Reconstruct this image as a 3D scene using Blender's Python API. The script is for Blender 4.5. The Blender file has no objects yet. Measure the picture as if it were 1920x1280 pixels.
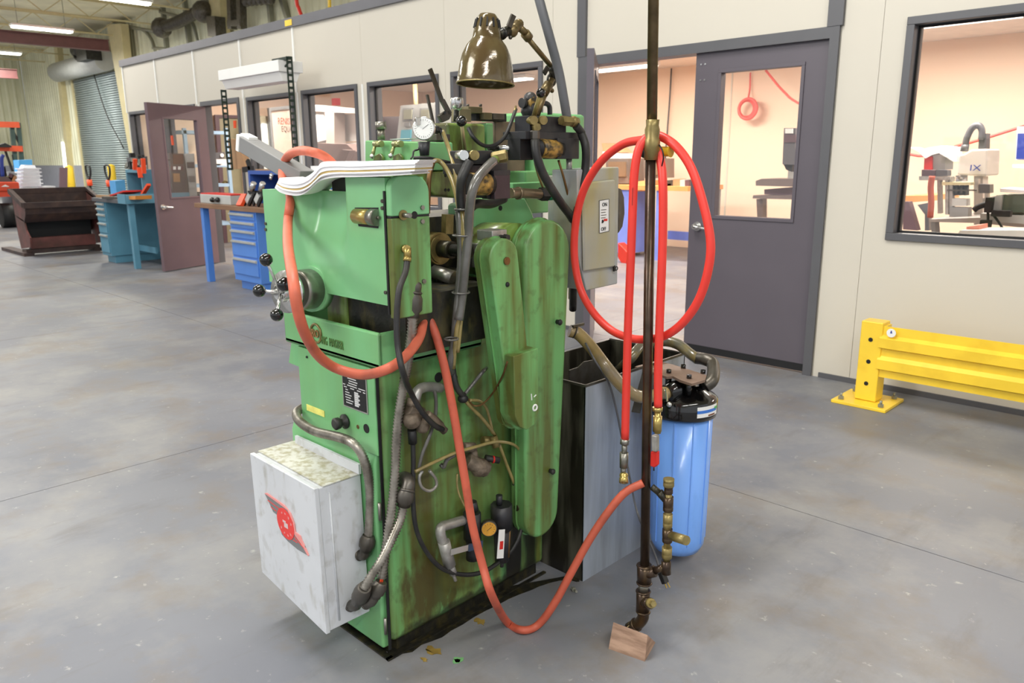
import bpy, math, random
from mathutils import Vector, Matrix
random.seed(7)
PI = math.pi
S = bpy.context.scene
COL = S.collection

# ---------------- camera ----------------
FPX = 1450.0
CAM = Vector((0, 0, 1.36))
def _axes():
    left = Vector((-1520.0, 340.0, -FPX)); down = Vector((43.0, -6160.0, -FPX)).normalized()
    left = (left - down * left.dot(down)).normalized()
    X = -left; Z = -down; Y = Z.cross(X)
    return X, Y, Z                      # world axes in camera coordinates
_X, _Y, _Z = _axes()
ROT = Matrix((_X, _Y, _Z))              # camera -> world
cd = bpy.data.cameras.new('camera'); cam = bpy.data.objects.new('camera', cd); COL.objects.link(cam)
cam.matrix_world = Matrix.Translation(CAM) @ ROT.to_4x4()
cd.sensor_width = 36; cd.lens = FPX / 1920 * 36; cd.clip_start = .05; cd.clip_end = 200
cd.dof.use_dof = True; cd.dof.focus_distance = 2.1; cd.dof.aperture_fstop = 7.0
S.camera = cam
def ray(px, py): return ROT @ Vector((px - 960.0, 640.0 - py, -FPX))
def PY(px, py, Y):
    d = ray(px, py); return CAM + d * ((Y - CAM.y) / d.y)
def PX(px, py, X):
    d = ray(px, py); return CAM + d * ((X - CAM.x) / d.x)
def PZ(px, py, Z=0.0):
    d = ray(px, py); return CAM + d * ((Z - CAM.z) / d.z)

# ---------------- world, exposure, lights ----------------
S.view_settings.view_transform = 'Standard'; S.view_settings.look = 'None'
S.view_settings.gamma = 1; S.view_settings.use_curve_mapping = False
S.view_settings.exposure = -0.05
try:
    S.cycles.max_bounces = 8; S.cycles.diffuse_bounces = 4; S.cycles.transparent_max_bounces = 12
    S.cycles.sample_clamp_indirect = 6
except Exception: pass
w = bpy.data.worlds.new('world'); S.world = w; w.use_nodes = True
w.node_tree.nodes['Background'].inputs[0].default_value = (0.93, 0.96, 1.0, 1)
w.node_tree.nodes['Background'].inputs[1].default_value = 1.0
def area(name, loc, size, power, col=(1, 1, 1), rot=(0, 0, 0)):
    l = bpy.data.lights.new(name, 'AREA'); l.shape = 'RECTANGLE'; l.size = size[0]; l.size_y = size[1]
    l.energy = power; l.color = col
    o = bpy.data.objects.new(name, l); o.location = loc; o.rotation_euler = rot; COL.objects.link(o); return o

# area light added out of view, left behind the camera, following the shadow direction
_l = area('unseen_left_area', (-4.4, -4.6, 5.2), (3.4, 2.4), 340, (1, .99, .96))
_l.rotation_euler = (Vector((-1.2, 1.6, .6)) - _l.location).to_track_quat('-Z', 'Y').to_euler()
# ---------------- materials ----------------
def lin(c): return tuple((v / 255 / 12.92) if v / 255 <= .04045 else ((v / 255 + .055) / 1.055) ** 2.4 for v in c) + (1,)
MATS = {}
def M(name, rgb, rough=.5, metal=0.0, var=.06, scale=6.0, grime=None, gamt=0.0, gscale=(8, 8, 8), gsharp=.12, gcov=.5,
      bump=0.0, bscale=60, emit=None, estr=0.0, coat=0.0, wear=None, wamt=0.0):
    if name in MATS: return MATS[name]
    m = bpy.data.materials.new(name); m.use_nodes = True; nt = m.node_tree; N = nt.nodes; L = nt.links
    b = N['Principled BSDF']; b.inputs['Roughness'].default_value = rough; b.inputs['Metallic'].default_value = metal
    if coat: b.inputs['Coat Weight'].default_value = coat; b.inputs['Coat Roughness'].default_value = .12
    tc = N.new('ShaderNodeTexCoord')
    def noise(sc, det=4):
        mp = N.new('ShaderNodeMapping'); mp.inputs['Scale'].default_value = sc if isinstance(sc, tuple) else (sc,) * 3
        L.new(tc.outputs['Object'], mp.inputs[0]); n = N.new('ShaderNodeTexNoise'); n.inputs['Scale'].default_value = 1
        n.inputs['Detail'].default_value = det; L.new(mp.outputs[0], n.inputs['Vector']); return n
    def ramp(n, a, c):
        r = N.new('ShaderNodeMapRange'); r.inputs[1].default_value = a; r.inputs[2].default_value = c
        L.new(n.outputs['Fac'], r.inputs[0]); return r
    c0 = lin(rgb); base = None
    mx = N.new('ShaderNodeMix'); mx.data_type = 'RGBA'
    mx.inputs[6].default_value = tuple(max(0, v * (1 - var)) for v in c0[:3]) + (1,)
    mx.inputs[7].default_value = tuple(v * (1 + var) for v in c0[:3]) + (1,)
    L.new(ramp(noise(scale, 3), .3, .7).outputs[0], mx.inputs[0]); base = mx.outputs[2]
    def layer(col, amt, sc, cov, sharp):
        nonlocal base
        r = ramp(noise(sc, 6), 1 - cov - sharp, 1 - cov + sharp)
        mu = N.new('ShaderNodeMath'); mu.operation = 'MULTIPLY'; mu.inputs[1].default_value = amt; L.new(r.outputs[0], mu.inputs[0])
        x = N.new('ShaderNodeMix'); x.data_type = 'RGBA'; L.new(mu.outputs[0], x.inputs[0]); L.new(base, x.inputs[6])
        x.inputs[7].default_value = lin(col); base = x.outputs[2]
    if grime: layer(grime, gamt, gscale, gcov, gsharp)
    if wear: layer(wear, wamt, (23, 23, 23), .38, .05)
    L.new(base, b.inputs['Base Color'])
    if bump:
        bp = N.new('ShaderNodeBump'); bp.inputs['Strength'].default_value = bump; bp.inputs['Distance'].default_value = .004
        L.new(noise(bscale, 3).outputs['Fac'], bp.inputs['Height']); L.new(bp.outputs[0], b.inputs['Normal'])
    if emit:
        b.inputs['Emission Color'].default_value = lin(emit); b.inputs['Emission Strength'].default_value = estr
    MATS[name] = m; return m
def glass(name, tint=(1, 1, 1), extra=0.0):
    m = bpy.data.materials.new(name); m.use_nodes = True; nt = m.node_tree; N = nt.nodes; L = nt.links
    N.remove(N['Principled BSDF']); t = N.new('ShaderNodeBsdfTransparent'); t.inputs[0].default_value = tint + (1,)
    g = N.new('ShaderNodeBsdfGlossy'); g.inputs['Roughness'].default_value = .03
    f = N.new('ShaderNodeLayerWeight'); f.inputs[0].default_value = .5
    pw = N.new('ShaderNodeMath'); pw.operation = 'POWER'; pw.inputs[1].default_value = 5; L.new(f.outputs['Facing'], pw.inputs[0])
    ad = N.new('ShaderNodeMath'); ad.operation = 'MULTIPLY_ADD'; ad.inputs[1].default_value = .9; ad.inputs[2].default_value = .045; L.new(pw.outputs[0], ad.inputs[0])
    mx = N.new('ShaderNodeMixShader'); L.new(ad.outputs[0], mx.inputs[0]); L.new(t.outputs[0], mx.inputs[1]); L.new(g.outputs[0], mx.inputs[2])
    L.new(mx.outputs[0], N['Material Output'].inputs[0]); MATS[name] = m; return m

GREEN = M('green_enamel', (118, 184, 124), .34, var=.09, scale=5, grime=(112, 132, 52), gamt=.45, gscale=(9, 9, 2.2), gcov=.4, gsharp=.2, coat=.3)
GREEN_CLEAN = M('green_enamel_clean', (124, 190, 134), .32, var=.06, scale=4, grime=(128, 150, 70), gamt=.25, gscale=(7, 7, 3), gcov=.36, gsharp=.2, coat=.3)
GREEN_DIRTY = M('green_enamel_stained', (112, 176, 108), .38, var=.10, scale=6, grime=(92, 92, 32), gamt=.9, gscale=(20, 20, 1.7), gcov=.52, gsharp=.12, coat=.2, wear=(70, 62, 30), wamt=.3)
GREEN_OIL = M('green_oily', (124, 152, 74), .34, var=.2, scale=9, grime=(66, 56, 22), gamt=.9, gscale=(22, 22, 8), gcov=.5, gsharp=.12, coat=.4)
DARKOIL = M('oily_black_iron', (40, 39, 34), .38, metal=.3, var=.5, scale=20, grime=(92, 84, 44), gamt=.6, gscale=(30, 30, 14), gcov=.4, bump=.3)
BLACKBLK = M('black_valve_block', (38, 38, 42), .42, var=.3, scale=14, grime=(95, 90, 80), gamt=.35, gscale=(18, 18, 10), gcov=.35)
BLACK = M('black_rubber', (32, 32, 33), .5, var=.2, scale=30, grime=(90, 88, 78), gamt=.3, gscale=(14, 14, 14), gcov=.4)
GLOSSBLK = M('gloss_black_plastic', (10, 10, 11), .12, var=.1, coat=.5)
STEEL = M('worn_steel', (150, 148, 140), .35, metal=.85, var=.2, scale=25, grime=(90, 78, 40), gamt=.5, gscale=(25, 25, 12), gcov=.38)
DARKSTEEL = M('dark_steel', (96, 92, 86), .4, metal=.7, var=.2, scale=20, grime=(60, 50, 28), gamt=.5, gscale=(20, 20, 10), gcov=.42)
CHROME = M('bright_metal', (214, 214, 212), .22, metal=.9, var=.05, scale=12)
ALU = M('cast_aluminium', (176, 174, 170), .42, metal=.6, var=.15, scale=30, grime=(100, 88, 60), gamt=.4, gscale=(30, 30, 20), gcov=.4, bump=.2)
BRASS = M('oily_brass', (146, 130, 82), .38, metal=.5, var=.25, scale=30, grime=(80, 66, 26), gamt=.55, gscale=(30, 30, 20), gcov=.42)
BRASSB = M('bright_brass', (184, 162, 98), .3, metal=.75, var=.15, scale=20)
COPPER = M('copper_tube', (124, 94, 58), .4, metal=.7, var=.2, scale=30)
CONDUIT = M('ribbed_conduit_metal', (166, 160, 150), .36, metal=.75, var=.25, scale=40, grime=(56, 48, 34), gamt=.6, gscale=(22, 22, 10), gcov=.45)
CLEARTUBE = M('oily_clear_tubing', (150, 134, 84), .22, var=.25, scale=20, coat=.5)
GRAYTUBE = M('smoky_tubing', (96, 94, 90), .22, var=.2, scale=20, coat=.4)
HOSE = M('faded_red_hose', (206, 104, 78), .5, var=.12, scale=8, grime=(120, 62, 50), gamt=.45, gscale=(14, 14, 10), gcov=.38)
HOSE2 = M('red_brown_hose', (196, 92, 68), .48, var=.12, scale=8, grime=(96, 52, 42), gamt=.6, gscale=(12, 12, 12), gcov=.4)
RED = M('bright_red_hose', (232, 62, 52), .42, var=.05, scale=6)
REDP = M('red_plastic', (214, 44, 36), .4)
YEL = M('safety_yellow_paint', (252, 212, 58), .38, var=.05, scale=5, coat=.2, grime=(226, 176, 36), gamt=.4, gscale=(9, 9, 9), gcov=.36)
YELO = M('oily_yellow_casting', (206, 196, 40), .42, var=.2, scale=20, grime=(90, 86, 60), gamt=.75, gscale=(28, 28, 24), gcov=.46)
YELH = M('yellow_handle_rubber', (206, 168, 32), .45, var=.15, scale=20)
LABELY = M('amber_label', (184, 146, 70), .45, var=.2, scale=40, grime=(40, 36, 22), gamt=.95, gscale=(70, 50, 60), gcov=.5)
GRAYBOX = M('light_gray_box_paint', (206, 209, 214), .4, var=.05, scale=6, grime=(134, 126, 100), gamt=.45, gscale=(26, 26, 9), gcov=.33, gsharp=.1, wear=(120, 112, 92), wamt=.2)
GRAYTOP = M('dusty_box_lid', (206, 206, 198), .5, var=.06, scale=8, grime=(150, 142, 96), gamt=.7, gscale=(55, 55, 55), gcov=.46, gsharp=.1, bump=.15)
SWBOX = M('disconnect_box_gray', (170, 174, 178), .35, metal=.15, var=.06, scale=5, grime=(168, 156, 88), gamt=.7, gscale=(8, 8, 4), gcov=.42, gsharp=.12)
SWOIL = M('oil_yellowed_door', (172, 172, 160), .35, metal=.15, var=.06, scale=5, grime=(176, 160, 84), gamt=.6, gscale=(9, 9, 3), gcov=.5, gsharp=.14)
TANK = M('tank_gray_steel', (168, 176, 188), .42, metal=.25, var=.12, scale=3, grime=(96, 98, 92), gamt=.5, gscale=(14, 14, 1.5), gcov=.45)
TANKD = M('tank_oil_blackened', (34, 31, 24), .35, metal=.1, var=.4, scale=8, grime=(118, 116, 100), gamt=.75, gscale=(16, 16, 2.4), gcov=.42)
BLUE = M('filter_blue_plastic', (122, 174, 252), .3, var=.04, scale=4, grime=(60, 96, 170), gamt=.3, gscale=(20, 20, 8), gcov=.3, coat=.3)
PIPE = M('oily_black_pipe', (70, 56, 46), .28, metal=.6, var=.3, scale=25, grime=(120, 100, 62), gamt=.45, gscale=(40, 40, 8), gcov=.38)
PIPEUP = M('tarnished_upper_pipe', (112, 96, 70), .3, metal=.65, var=.25, scale=30, grime=(60, 48, 36), gamt=.5, gscale=(40, 40, 8), gcov=.42)
OILHOSE = M('oil_stained_clear_hose', (158, 136, 88), .26, var=.2, scale=12, grime=(96, 92, 88), gamt=.75, gscale=(12, 12, 12), gcov=.45, coat=.5)
WOODW = M('weathered_pine', (176, 144, 122), .7, var=.14, scale=(1), grime=(112, 84, 66), gamt=.7, gscale=(10, 10, 60), gcov=.5, bump=.3)
LAMPM = M('oily_brown_lamp_enamel', (98, 86, 54), .15, metal=.2, var=.2, scale=12, grime=(70, 46, 18), gamt=.65, gscale=(14, 14, 7), gcov=.46, bump=.35, bscale=45, coat=.6)
WHITE = M('white_paint', (240, 240, 238), .45, var=.02)
PAPER = M('white_paper', (246, 246, 248), .7, var=.03, scale=10)
PAPERO = M('oil_yellowed_paper', (206, 178, 112), .7, var=.15, scale=16)
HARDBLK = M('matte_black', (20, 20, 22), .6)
PINK = M('white_text_paint', (236, 236, 236), .5)
DGRAY = M('dark_gray_enamel', (88, 88, 92), .42, var=.04, scale=5)
DOORM = M('plum_gray_door_paint', (92, 86, 94), .4, var=.03, scale=4)
DOORA = M('mauve_door_paint', (112, 92, 98), .42, var=.04, scale=4)
PANEL = M('cream_wall_panel', (207, 201, 188), .45, var=.015, scale=.8)
BATTEN = M('white_batten', (236, 236, 232), .4)
CAPM = M('gray_cap_trim', (104, 104, 110), .35, metal=.2, var=.05)
PEACH = M('peach_office_wall', (240, 214, 190), .6, var=.02, scale=.7)
OFFCEIL = M('office_ceiling', (240, 228, 216), .7)
CORR = M('corrugated_metal_wall', (222, 222, 196), .5, var=.06, scale=1, grime=(176, 170, 138), gamt=.4, gscale=(1, 1, .4), gcov=.4)
CORRG = M('gray_wainscot', (158, 160, 172), .5)
CEIL = M('warehouse_ceiling', (222, 216, 190), .7, var=.12, scale=1.5)
SHUT = M('roll_up_steel', (156, 168, 170), .42, metal=.2, var=.05)
BEAM = M('oxide_red_steel', (104, 62, 62), .5, var=.1)
GALV = M('galvanised_conduit', (146, 146, 132), .4, metal=.5)
CREAM = M('cream_column', (204, 192, 150), .5, var=.06)
TEAL = M('teal_cabinet', (92, 146, 170), .42, var=.05)
BBLUE = M('blue_cabinet', (82, 134, 214), .4, var=.04)
BBLUED = M('deep_blue_shelf', (52, 88, 168), .45, var=.04)
HANDLE = M('drawer_pull_gray', (186, 186, 180), .35, metal=.3)
WOODT = M('worn_wood_top', (140, 104, 76), .55, var=.15, scale=(3), grime=(96, 68, 48), gamt=.4, gscale=(2, 14, 14), gcov=.45)
ORANGEW = M('orange_maple_top', (226, 158, 96), .5, var=.08, scale=4)
ORANGE = M('fluorescent_orange', (240, 84, 40), .45)
RUST = M('rusty_maroon_steel', (106, 60, 56), .55, var=.25, scale=6, grime=(66, 44, 36), gamt=.7, gscale=(5, 5, 5), gcov=.48)
RUSTD = M('dark_rust', (58, 42, 40), .6, var=.3, scale=6, grime=(96, 70, 50), gamt=.4, gscale=(6, 6, 6), gcov=.4)
TAN = M('tan_box', (168, 132, 96), .6, var=.1)
SLAT = M('slotted_angle_dark_green', (36, 52, 44), .45, metal=.3)
GLASS = glass('window_glass', (.97, .98, .98))
LIT = M('lamp_tube_glow', (255, 255, 240), .5, emit=(255, 252, 232), estr=14)
LITO = M('office_tube_glow', (255, 255, 250), .5, emit=(255, 246, 236), estr=5)
LITD = M('daylit_gap', (250, 250, 255), .5, emit=(240, 244, 255), estr=4)
TOTE = M('white_tote_plastic', (236, 238, 246), .4)
NAVY = M('navy_blue', (40, 60, 150), .45)
SKYB = M('sky_blue_plastic', (80, 160, 220), .45)
LGRAY = M('light_gray_paint', (186, 188, 186), .45)
MGRAY = M('mid_gray_paint', (132, 132, 132), .5)
LAVEN = M('lavender_blue_cabinet', (120, 140, 220), .45)
MAROON = M('maroon_panel', (92, 70, 78), .5)

def body_stains():
    # placed oil stains on the machine body: centre (y, z), radii, colour, strength, in the body's own coordinates
    m = GREEN_DIRTY.copy(); m.name = 'green_body_with_drips'; nt = m.node_tree; N = nt.nodes; L = nt.links; b = N['Principled BSDF']
    src = b.inputs['Base Color'].links[0].from_socket; tc = N.new('ShaderNodeTexCoord')
    for (y, z, ry, rz, col, amt, sc) in ((.16, .10, .045, .24, (18, 16, 12), 1.0, (1, 26, 2)), (.24, .16, .03, .2, (24, 22, 14), .95, (1, 30, 3)), (-.15, .17, .13, .13, (70, 62, 26), .9, (40, 40, 18)),
                                     (-.02, .30, .16, .26, (98, 98, 40), .55, (30, 30, 3)), (-.2, .30, .05, .3, (80, 70, 30), .7, (30, 30, 2)), (.1, .52, .12, .2, (82, 88, 40), .5, (26, 26, 3)), (.0, .045, .35, .03, (30, 28, 18), .8, (30, 30, 30))):
        mp = N.new('ShaderNodeVectorMath'); mp.operation = 'SUBTRACT'; mp.inputs[1].default_value = (0, y, z); L.new(tc.outputs['Object'], mp.inputs[0])
        ml = N.new('ShaderNodeVectorMath'); ml.operation = 'MULTIPLY'; ml.inputs[1].default_value = (0, 1 / ry, 1 / rz); L.new(mp.outputs[0], ml.inputs[0])
        ln = N.new('ShaderNodeVectorMath'); ln.operation = 'LENGTH'; L.new(ml.outputs[0], ln.inputs[0])
        ma = N.new('ShaderNodeMapping'); ma.inputs['Scale'].default_value = sc; L.new(tc.outputs['Object'], ma.inputs[0])
        no = N.new('ShaderNodeTexNoise'); no.inputs['Scale'].default_value = 1; no.inputs['Detail'].default_value = 6; L.new(ma.outputs[0], no.inputs['Vector'])
        ad = N.new('ShaderNodeMath'); ad.operation = 'MULTIPLY_ADD'; ad.inputs[1].default_value = -1.8; L.new(no.outputs['Fac'], ad.inputs[0]); L.new(ln.outputs['Value'], ad.inputs[2])
        r = N.new('ShaderNodeMapRange'); r.inputs[1].default_value = .25; r.inputs[2].default_value = -.25; r.inputs[3].default_value = 0; r.inputs[4].default_value = amt; L.new(ad.outputs[0], r.inputs[0])
        x = N.new('ShaderNodeMix'); x.data_type = 'RGBA'; L.new(r.outputs[0], x.inputs[0]); L.new(src, x.inputs[6]); x.inputs[7].default_value = lin(col); src = x.outputs[2]
    L.new(src, b.inputs['Base Color']); return m
GREEN_BODY = body_stains()
# ---------------- mesh builder ----------------
class MB:
    def __init__(s): s.v = []; s.f = []; s.sm = []
    def add(s, vs, fs, smooth=False):
        n = len(s.v); s.v += [Vector(v) for v in vs]; s.f += [tuple(i + n for i in f) for f in fs]
        s.sm += [smooth] * len(fs) if isinstance(smooth, bool) else smooth; return s
    def box(s, a, b):
        x0, x1 = sorted((a[0], b[0])); y0, y1 = sorted((a[1], b[1])); z0, z1 = sorted((a[2], b[2]))
        return s.add([(x, y, z) for z in (z0, z1) for y in (y0, y1) for x in (x0, x1)],
                     [(0, 2, 3, 1), (4, 5, 7, 6), (0, 1, 5, 4), (2, 6, 7, 3), (0, 4, 6, 2), (1, 3, 7, 5)])
    def cbox(s, c, h): return s.box([c[i] - h[i] for i in range(3)], [c[i] + h[i] for i in range(3)])
    def obox(s, c, u, v, w):        # centre, three half vectors
        c, u, v, w = map(Vector, (c, u, v, w))
        if u.cross(v).dot(w) < 0: u = -u
        return s.add([c + u * i + v * j + w * k for k in (-1, 1) for j in (-1, 1) for i in (-1, 1)],
                     [(0, 2, 3, 1), (4, 5, 7, 6), (0, 1, 5, 4), (2, 6, 7, 3), (0, 4, 6, 2), (1, 3, 7, 5)])
    def beam(s, p, q, w, h, up=(0, 0, 1)):
        p, q = Vector(p), Vector(q); d = (q - p); L = d.length / 2; d.normalize(); up = Vector(up)
        sd = d.cross(up)
        if sd.length < 1e-4: sd = d.cross(Vector((0, 1, 0)))
        sd.normalize(); u = sd.cross(d)
        return s.obox((p + q) / 2, d * L, sd * w / 2, u * h / 2)
    def prism(s, pts, vec, smooth=False):
        pts = [Vector(p) for p in pts]; vec = Vector(vec); n = len(pts)
        nr = Vector((0, 0, 0))
        for i in range(n): nr += pts[i].cross(pts[(i + 1) % n])
        if nr.dot(vec) > 0: pts.reverse()
        fs = [tuple(range(n)), tuple(range(2 * n - 1, n - 1, -1))] + [(i, i + n, (i + 1) % n + n, (i + 1) % n) for i in range(n)]
        return s.add(pts + [p + vec for p in pts], fs, [False, False] + [smooth] * n)
    def rings(s, rs, cap=True, smooth=True, closed=False):
        n = len(rs[0]); vs = [v for r in rs for v in r]; fs = []; k = len(rs)
        for i in range(k if closed else k - 1):
            for j in range(n):
                a = i * n + j; b = i * n + (j + 1) % n; c = ((i + 1) % k) * n + (j + 1) % n; d = ((i + 1) % k) * n + j
                fs.append((a, b, c, d))
        sm = [smooth] * len(fs)
        if cap and not closed:
            fs += [tuple(range(n - 1, -1, -1)), tuple(range((k - 1) * n, k * n))]; sm += [False, False]
        return s.add(vs, fs, sm)
    def lathe(s, prof, o, ax=(0, 0, 1), seg=20, cap=True, smooth=True):   # prof: [(r, h)]
        o = Vector(o); ax = Vector(ax).normalized(); u = ax.orthogonal().normalized(); v = ax.cross(u)
        return s.rings([[o + ax * h + (u * math.cos(2 * PI * j / seg) + v * math.sin(2 * PI * j / seg)) * max(r, 1e-5) for j in range(seg)] for r, h in prof], cap, smooth)
    def cyl(s, p, q, r, r2=None, seg=16, cap=True):
        p, q = Vector(p), Vector(q); return s.lathe([(r, 0), (r if r2 is None else r2, (q - p).length)], p, q - p, seg, cap)
    def hexnut(s, p, q, r): return s.lathe([(r * .9, 0), (r, .1 * (Vector(q) - Vector(p)).length), (r, .9 * (Vector(q) - Vector(p)).length), (r * .9, (Vector(q) - Vector(p)).length)], p, Vector(q) - Vector(p), 6, True, False)
    def ball(s, c, r, seg=16, sq=(1, 1, 1)):
        c = Vector(c); k = seg // 2
        rs = [[c + Vector((math.sin(PI * i / k) * math.cos(2 * PI * j / seg) * r * sq[0], math.sin(PI * i / k) * math.sin(2 * PI * j / seg) * r * sq[1], -math.cos(PI * i / k) * r * sq[2])) for j in range(seg)] for i in range(k + 1)]
        for q in (0, k):
            for j in range(seg): rs[q][j] = rs[q][0] + Vector((1e-6 * math.cos(j), 1e-6 * math.sin(j), 0))
        return s.rings(rs, True)
    def torus(s, c, ax, R, r, seg=32, sec=10):
        c = Vector(c); ax = Vector(ax).normalized(); u = ax.orthogonal().normalized(); v = ax.cross(u); rs = []
        for i in range(seg):
            d = u * math.cos(2 * PI * i / seg) + v * math.sin(2 * PI * i / seg)
            rs.append([c + d * (R + r * math.cos(2 * PI * j / sec)) + ax * r * math.sin(2 * PI * j / sec) for j in range(sec)][::-1])
        return s.rings(rs, False, True, True)
    def tube(s, pts, r, seg=10, sub=6, ribs=0, ramp=.18, smooth_path=True):
        pts = [Vector(p) for p in pts]
        if smooth_path and len(pts) > 2: pts = spline(pts, sub)
        if ribs:                      # resample evenly, alternating radius (ribbed conduit)
            Ls = [0]
            for i in range(1, len(pts)): Ls.append(Ls[-1] + (pts[i] - pts[i - 1]).length)
            n = max(6, int(Ls[-1] / ribs)) * 2; out = []; k = 0
            for i in range(n + 1):
                t = Ls[-1] * i / n
                while k < len(Ls) - 2 and Ls[k + 1] < t: k += 1
                out.append(pts[k].lerp(pts[k + 1], (t - Ls[k]) / max(1e-9, Ls[k + 1] - Ls[k])))
            pts = out
        rs = []; u = None
        for i, p in enumerate(pts):
            d = (pts[min(i + 1, len(pts) - 1)] - pts[max(i - 1, 0)])
            d = d.normalized() if d.length > 1e-9 else Vector((0, 0, 1))
            u = d.orthogonal().normalized() if u is None else (u - d * u.dot(d)).normalized()
            v = d.cross(u); rr = r[min(i, len(r) - 1)] if isinstance(r, (list, tuple)) else r
            if ribs and i % 2: rr *= 1 - ramp
            rs.append([p + (u * math.cos(2 * PI * j / seg) + v * math.sin(2 * PI * j / seg)) * rr for j in range(seg)])
        return s.rings(rs, True, True)
def spline(P, sub=6):
    out = []; n = len(P)
    for i in range(n - 1):
        p0 = P[i - 1] if i else P[0] * 2 - P[1]; p1 = P[i]; p2 = P[i + 1]; p3 = P[i + 2] if i + 2 < n else P[-1] * 2 - P[-2]
        for k in range(sub):
            t = k / sub; t2 = t * t; t3 = t2 * t
            out.append(.5 * ((2 * p1) + (p2 - p0) * t + (2 * p0 - 5 * p1 + 4 * p2 - p3) * t2 + (3 * p1 - p0 - 3 * p2 + p3) * t3))
    out.append(P[-1].copy()); return out
def wpos(o):
    p = Vector((0, 0, 0))
    while o is not None: p += Vector(o.location); o = o.parent
    return p
def part(name, mb, mat, parent=None, label=None, bevel=0, kind=None, seg=2):
    off = wpos(parent) if parent is not None else Vector((0, 0, 0))
    if parent is None:              # top-level mesh: origin at its own base centre
        xs = [v.x for v in mb.v]; ys = [v.y for v in mb.v]; zs = [v.z for v in mb.v]
        off = Vector(((min(xs) + max(xs)) / 2, (min(ys) + max(ys)) / 2, min(zs)))
    me = bpy.data.meshes.new(name); me.from_pydata([v - off for v in mb.v], [], mb.f); me.update()
    if bevel: me.polygons.foreach_set('use_smooth', [True] * len(me.polygons))
    else: me.polygons.foreach_set('use_smooth', mb.sm)
    me.materials.append(mat)
    o = bpy.data.objects.new(name, me); COL.objects.link(o)
    if parent is not None: o.parent = parent
    else: o.location = off
    if bevel:
        b = o.modifiers.new('bevel', 'BEVEL'); b.width = bevel; b.segments = seg; b.limit_method = 'ANGLE'; b.harden_normals = True; b.angle_limit = .6
    if label: o['label'] = label
    if kind: o['kind'] = kind
    return o
def thing(name, loc, label, cat, group=None):
    o = bpy.data.objects.new(name, None); o.empty_display_size = .1; COL.objects.link(o); o.location = loc
    o['label'] = label; o['category'] = cat
    if group: o['group'] = group
    return o
def solo(name, mb, mat, label, cat, group=None, bevel=0):
    o = part(name, mb, mat, None, label, bevel); o['category'] = cat
    if group: o['group'] = group
    return o
def struct(name, mb, mat, parent=None, bevel=0):
    return part(name, mb, mat, parent, None, bevel, kind='structure' if parent is None else None)
def sempty(name, loc=(0, 0, 0)):
    o = bpy.data.objects.new(name, None); COL.objects.link(o); o.location = loc; o['kind'] = 'structure'; return o
def copytree(o, loc, label=None, parent=None):
    c = o.copy(); COL.objects.link(c)
    if parent is None: c.location = loc
    else: c.parent = parent
    if label: c['label'] = label
    for ch in list(o.children): copytree(ch, None, None, c)
    return c
def text(name, s, size, org, xd, up, mat, parent, ext=.0005, sx=1.0, align='LEFT'):
    cu = bpy.data.curves.new(name, 'FONT'); cu.body = s; cu.size = size; cu.extrude = ext; cu.resolution_u = 2; cu.align_x = align
    t = bpy.data.objects.new(name, cu); COL.objects.link(t)
    dg = bpy.context.evaluated_depsgraph_get(); dg.update()
    me = bpy.data.meshes.new_from_object(t.evaluated_get(dg)); COL.objects.unlink(t); bpy.data.objects.remove(t)
    xd = Vector(xd).normalized(); up = Vector(up).normalized(); n = xd.cross(up)
    off = wpos(parent)
    for v in me.vertices: v.co = Vector(org) - off + xd * v.co.x * sx + up * v.co.y + n * v.co.z
    me.materials.clear(); me.materials.append(mat); o = bpy.data.objects.new(name, me); COL.objects.link(o); o.parent = parent; return o
def circ(c, u, v, r, n=24, a0=0, a1=2 * PI):
    c, u, v = Vector(c), Vector(u), Vector(v); return [c + (u * math.cos(a0 + (a1 - a0) * i / n) + v * math.sin(a0 + (a1 - a0) * i / n)) * r for i in range(n)]
def capsule(c0, r0, c1, r1, u=(0, 1, 0), v=(0, 0, 1), n=12):   # tapered stadium outline, c0 upper, c1 lower
    out = []
    for i in range(n + 1):
        a = PI * i / n; out.append(Vector(c0) + (Vector(u) * math.cos(a) + Vector(v) * math.sin(a)) * r0)
    for i in range(n + 1):
        a = PI + PI * i / n; out.append(Vector(c1) + (Vector(u) * math.cos(a) + Vector(v) * math.sin(a)) * r1)
    return out
def ground(mb):          # stretch the lower half of a shape down to the floor
    zs = [v.z for v in mb.v]; mid = (min(zs) + max(zs)) / 2
    for v in mb.v:
        if v.z < mid: v.z = 0.0
    return mb
EX, EY, EZ = Vector((1, 0, 0)), Vector((0, 1, 0)), Vector((0, 0, 1))
# ================= SETTING =================
W = 4.745; WB = W + .1; YF = 10.8
# ceiling strip lights: fixtures with tubes, each lit
def strip(x, y, z, lamp=38):
    t = thing('strip_light', (x, y, z), 'fluorescent strip light hanging from the warehouse ceiling', 'light', 'strip lights under the warehouse roof')
    part('housing', MB().box((x - .16, y - .78, z + .035), (x + .16, y + .78, z + .09)), WHITE, t)
    part('tube', MB().cyl((x - .07, y - .75, z + .015), (x - .07, y + .75, z + .015), .028, seg=8), LIT, t)
    part('tube', MB().cyl((x + .07, y - .75, z + .015), (x + .07, y + .75, z + .015), .028, seg=8), LIT, t)
    for q in (-.6, .6): part('hanger_rod', MB().cyl((x, y + q, z + .09), (x, y + q, 5.99), .008, seg=5), GALV, t)
    area('strip_and_fill_lamp', (x, y, z - .02), (.3, 1.5), lamp, (1, .985, .9))
    return t
t = strip(-25.7, 7.35, 5.0, 300); t['label'] = 'fluorescent strip light with bright tubes in front of the dark red roof beam'
t = strip(-20.0, 7.35, 5.0, 260); t['label'] = 'fluorescent strip light hanging nearest the office, at the top edge'
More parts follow.
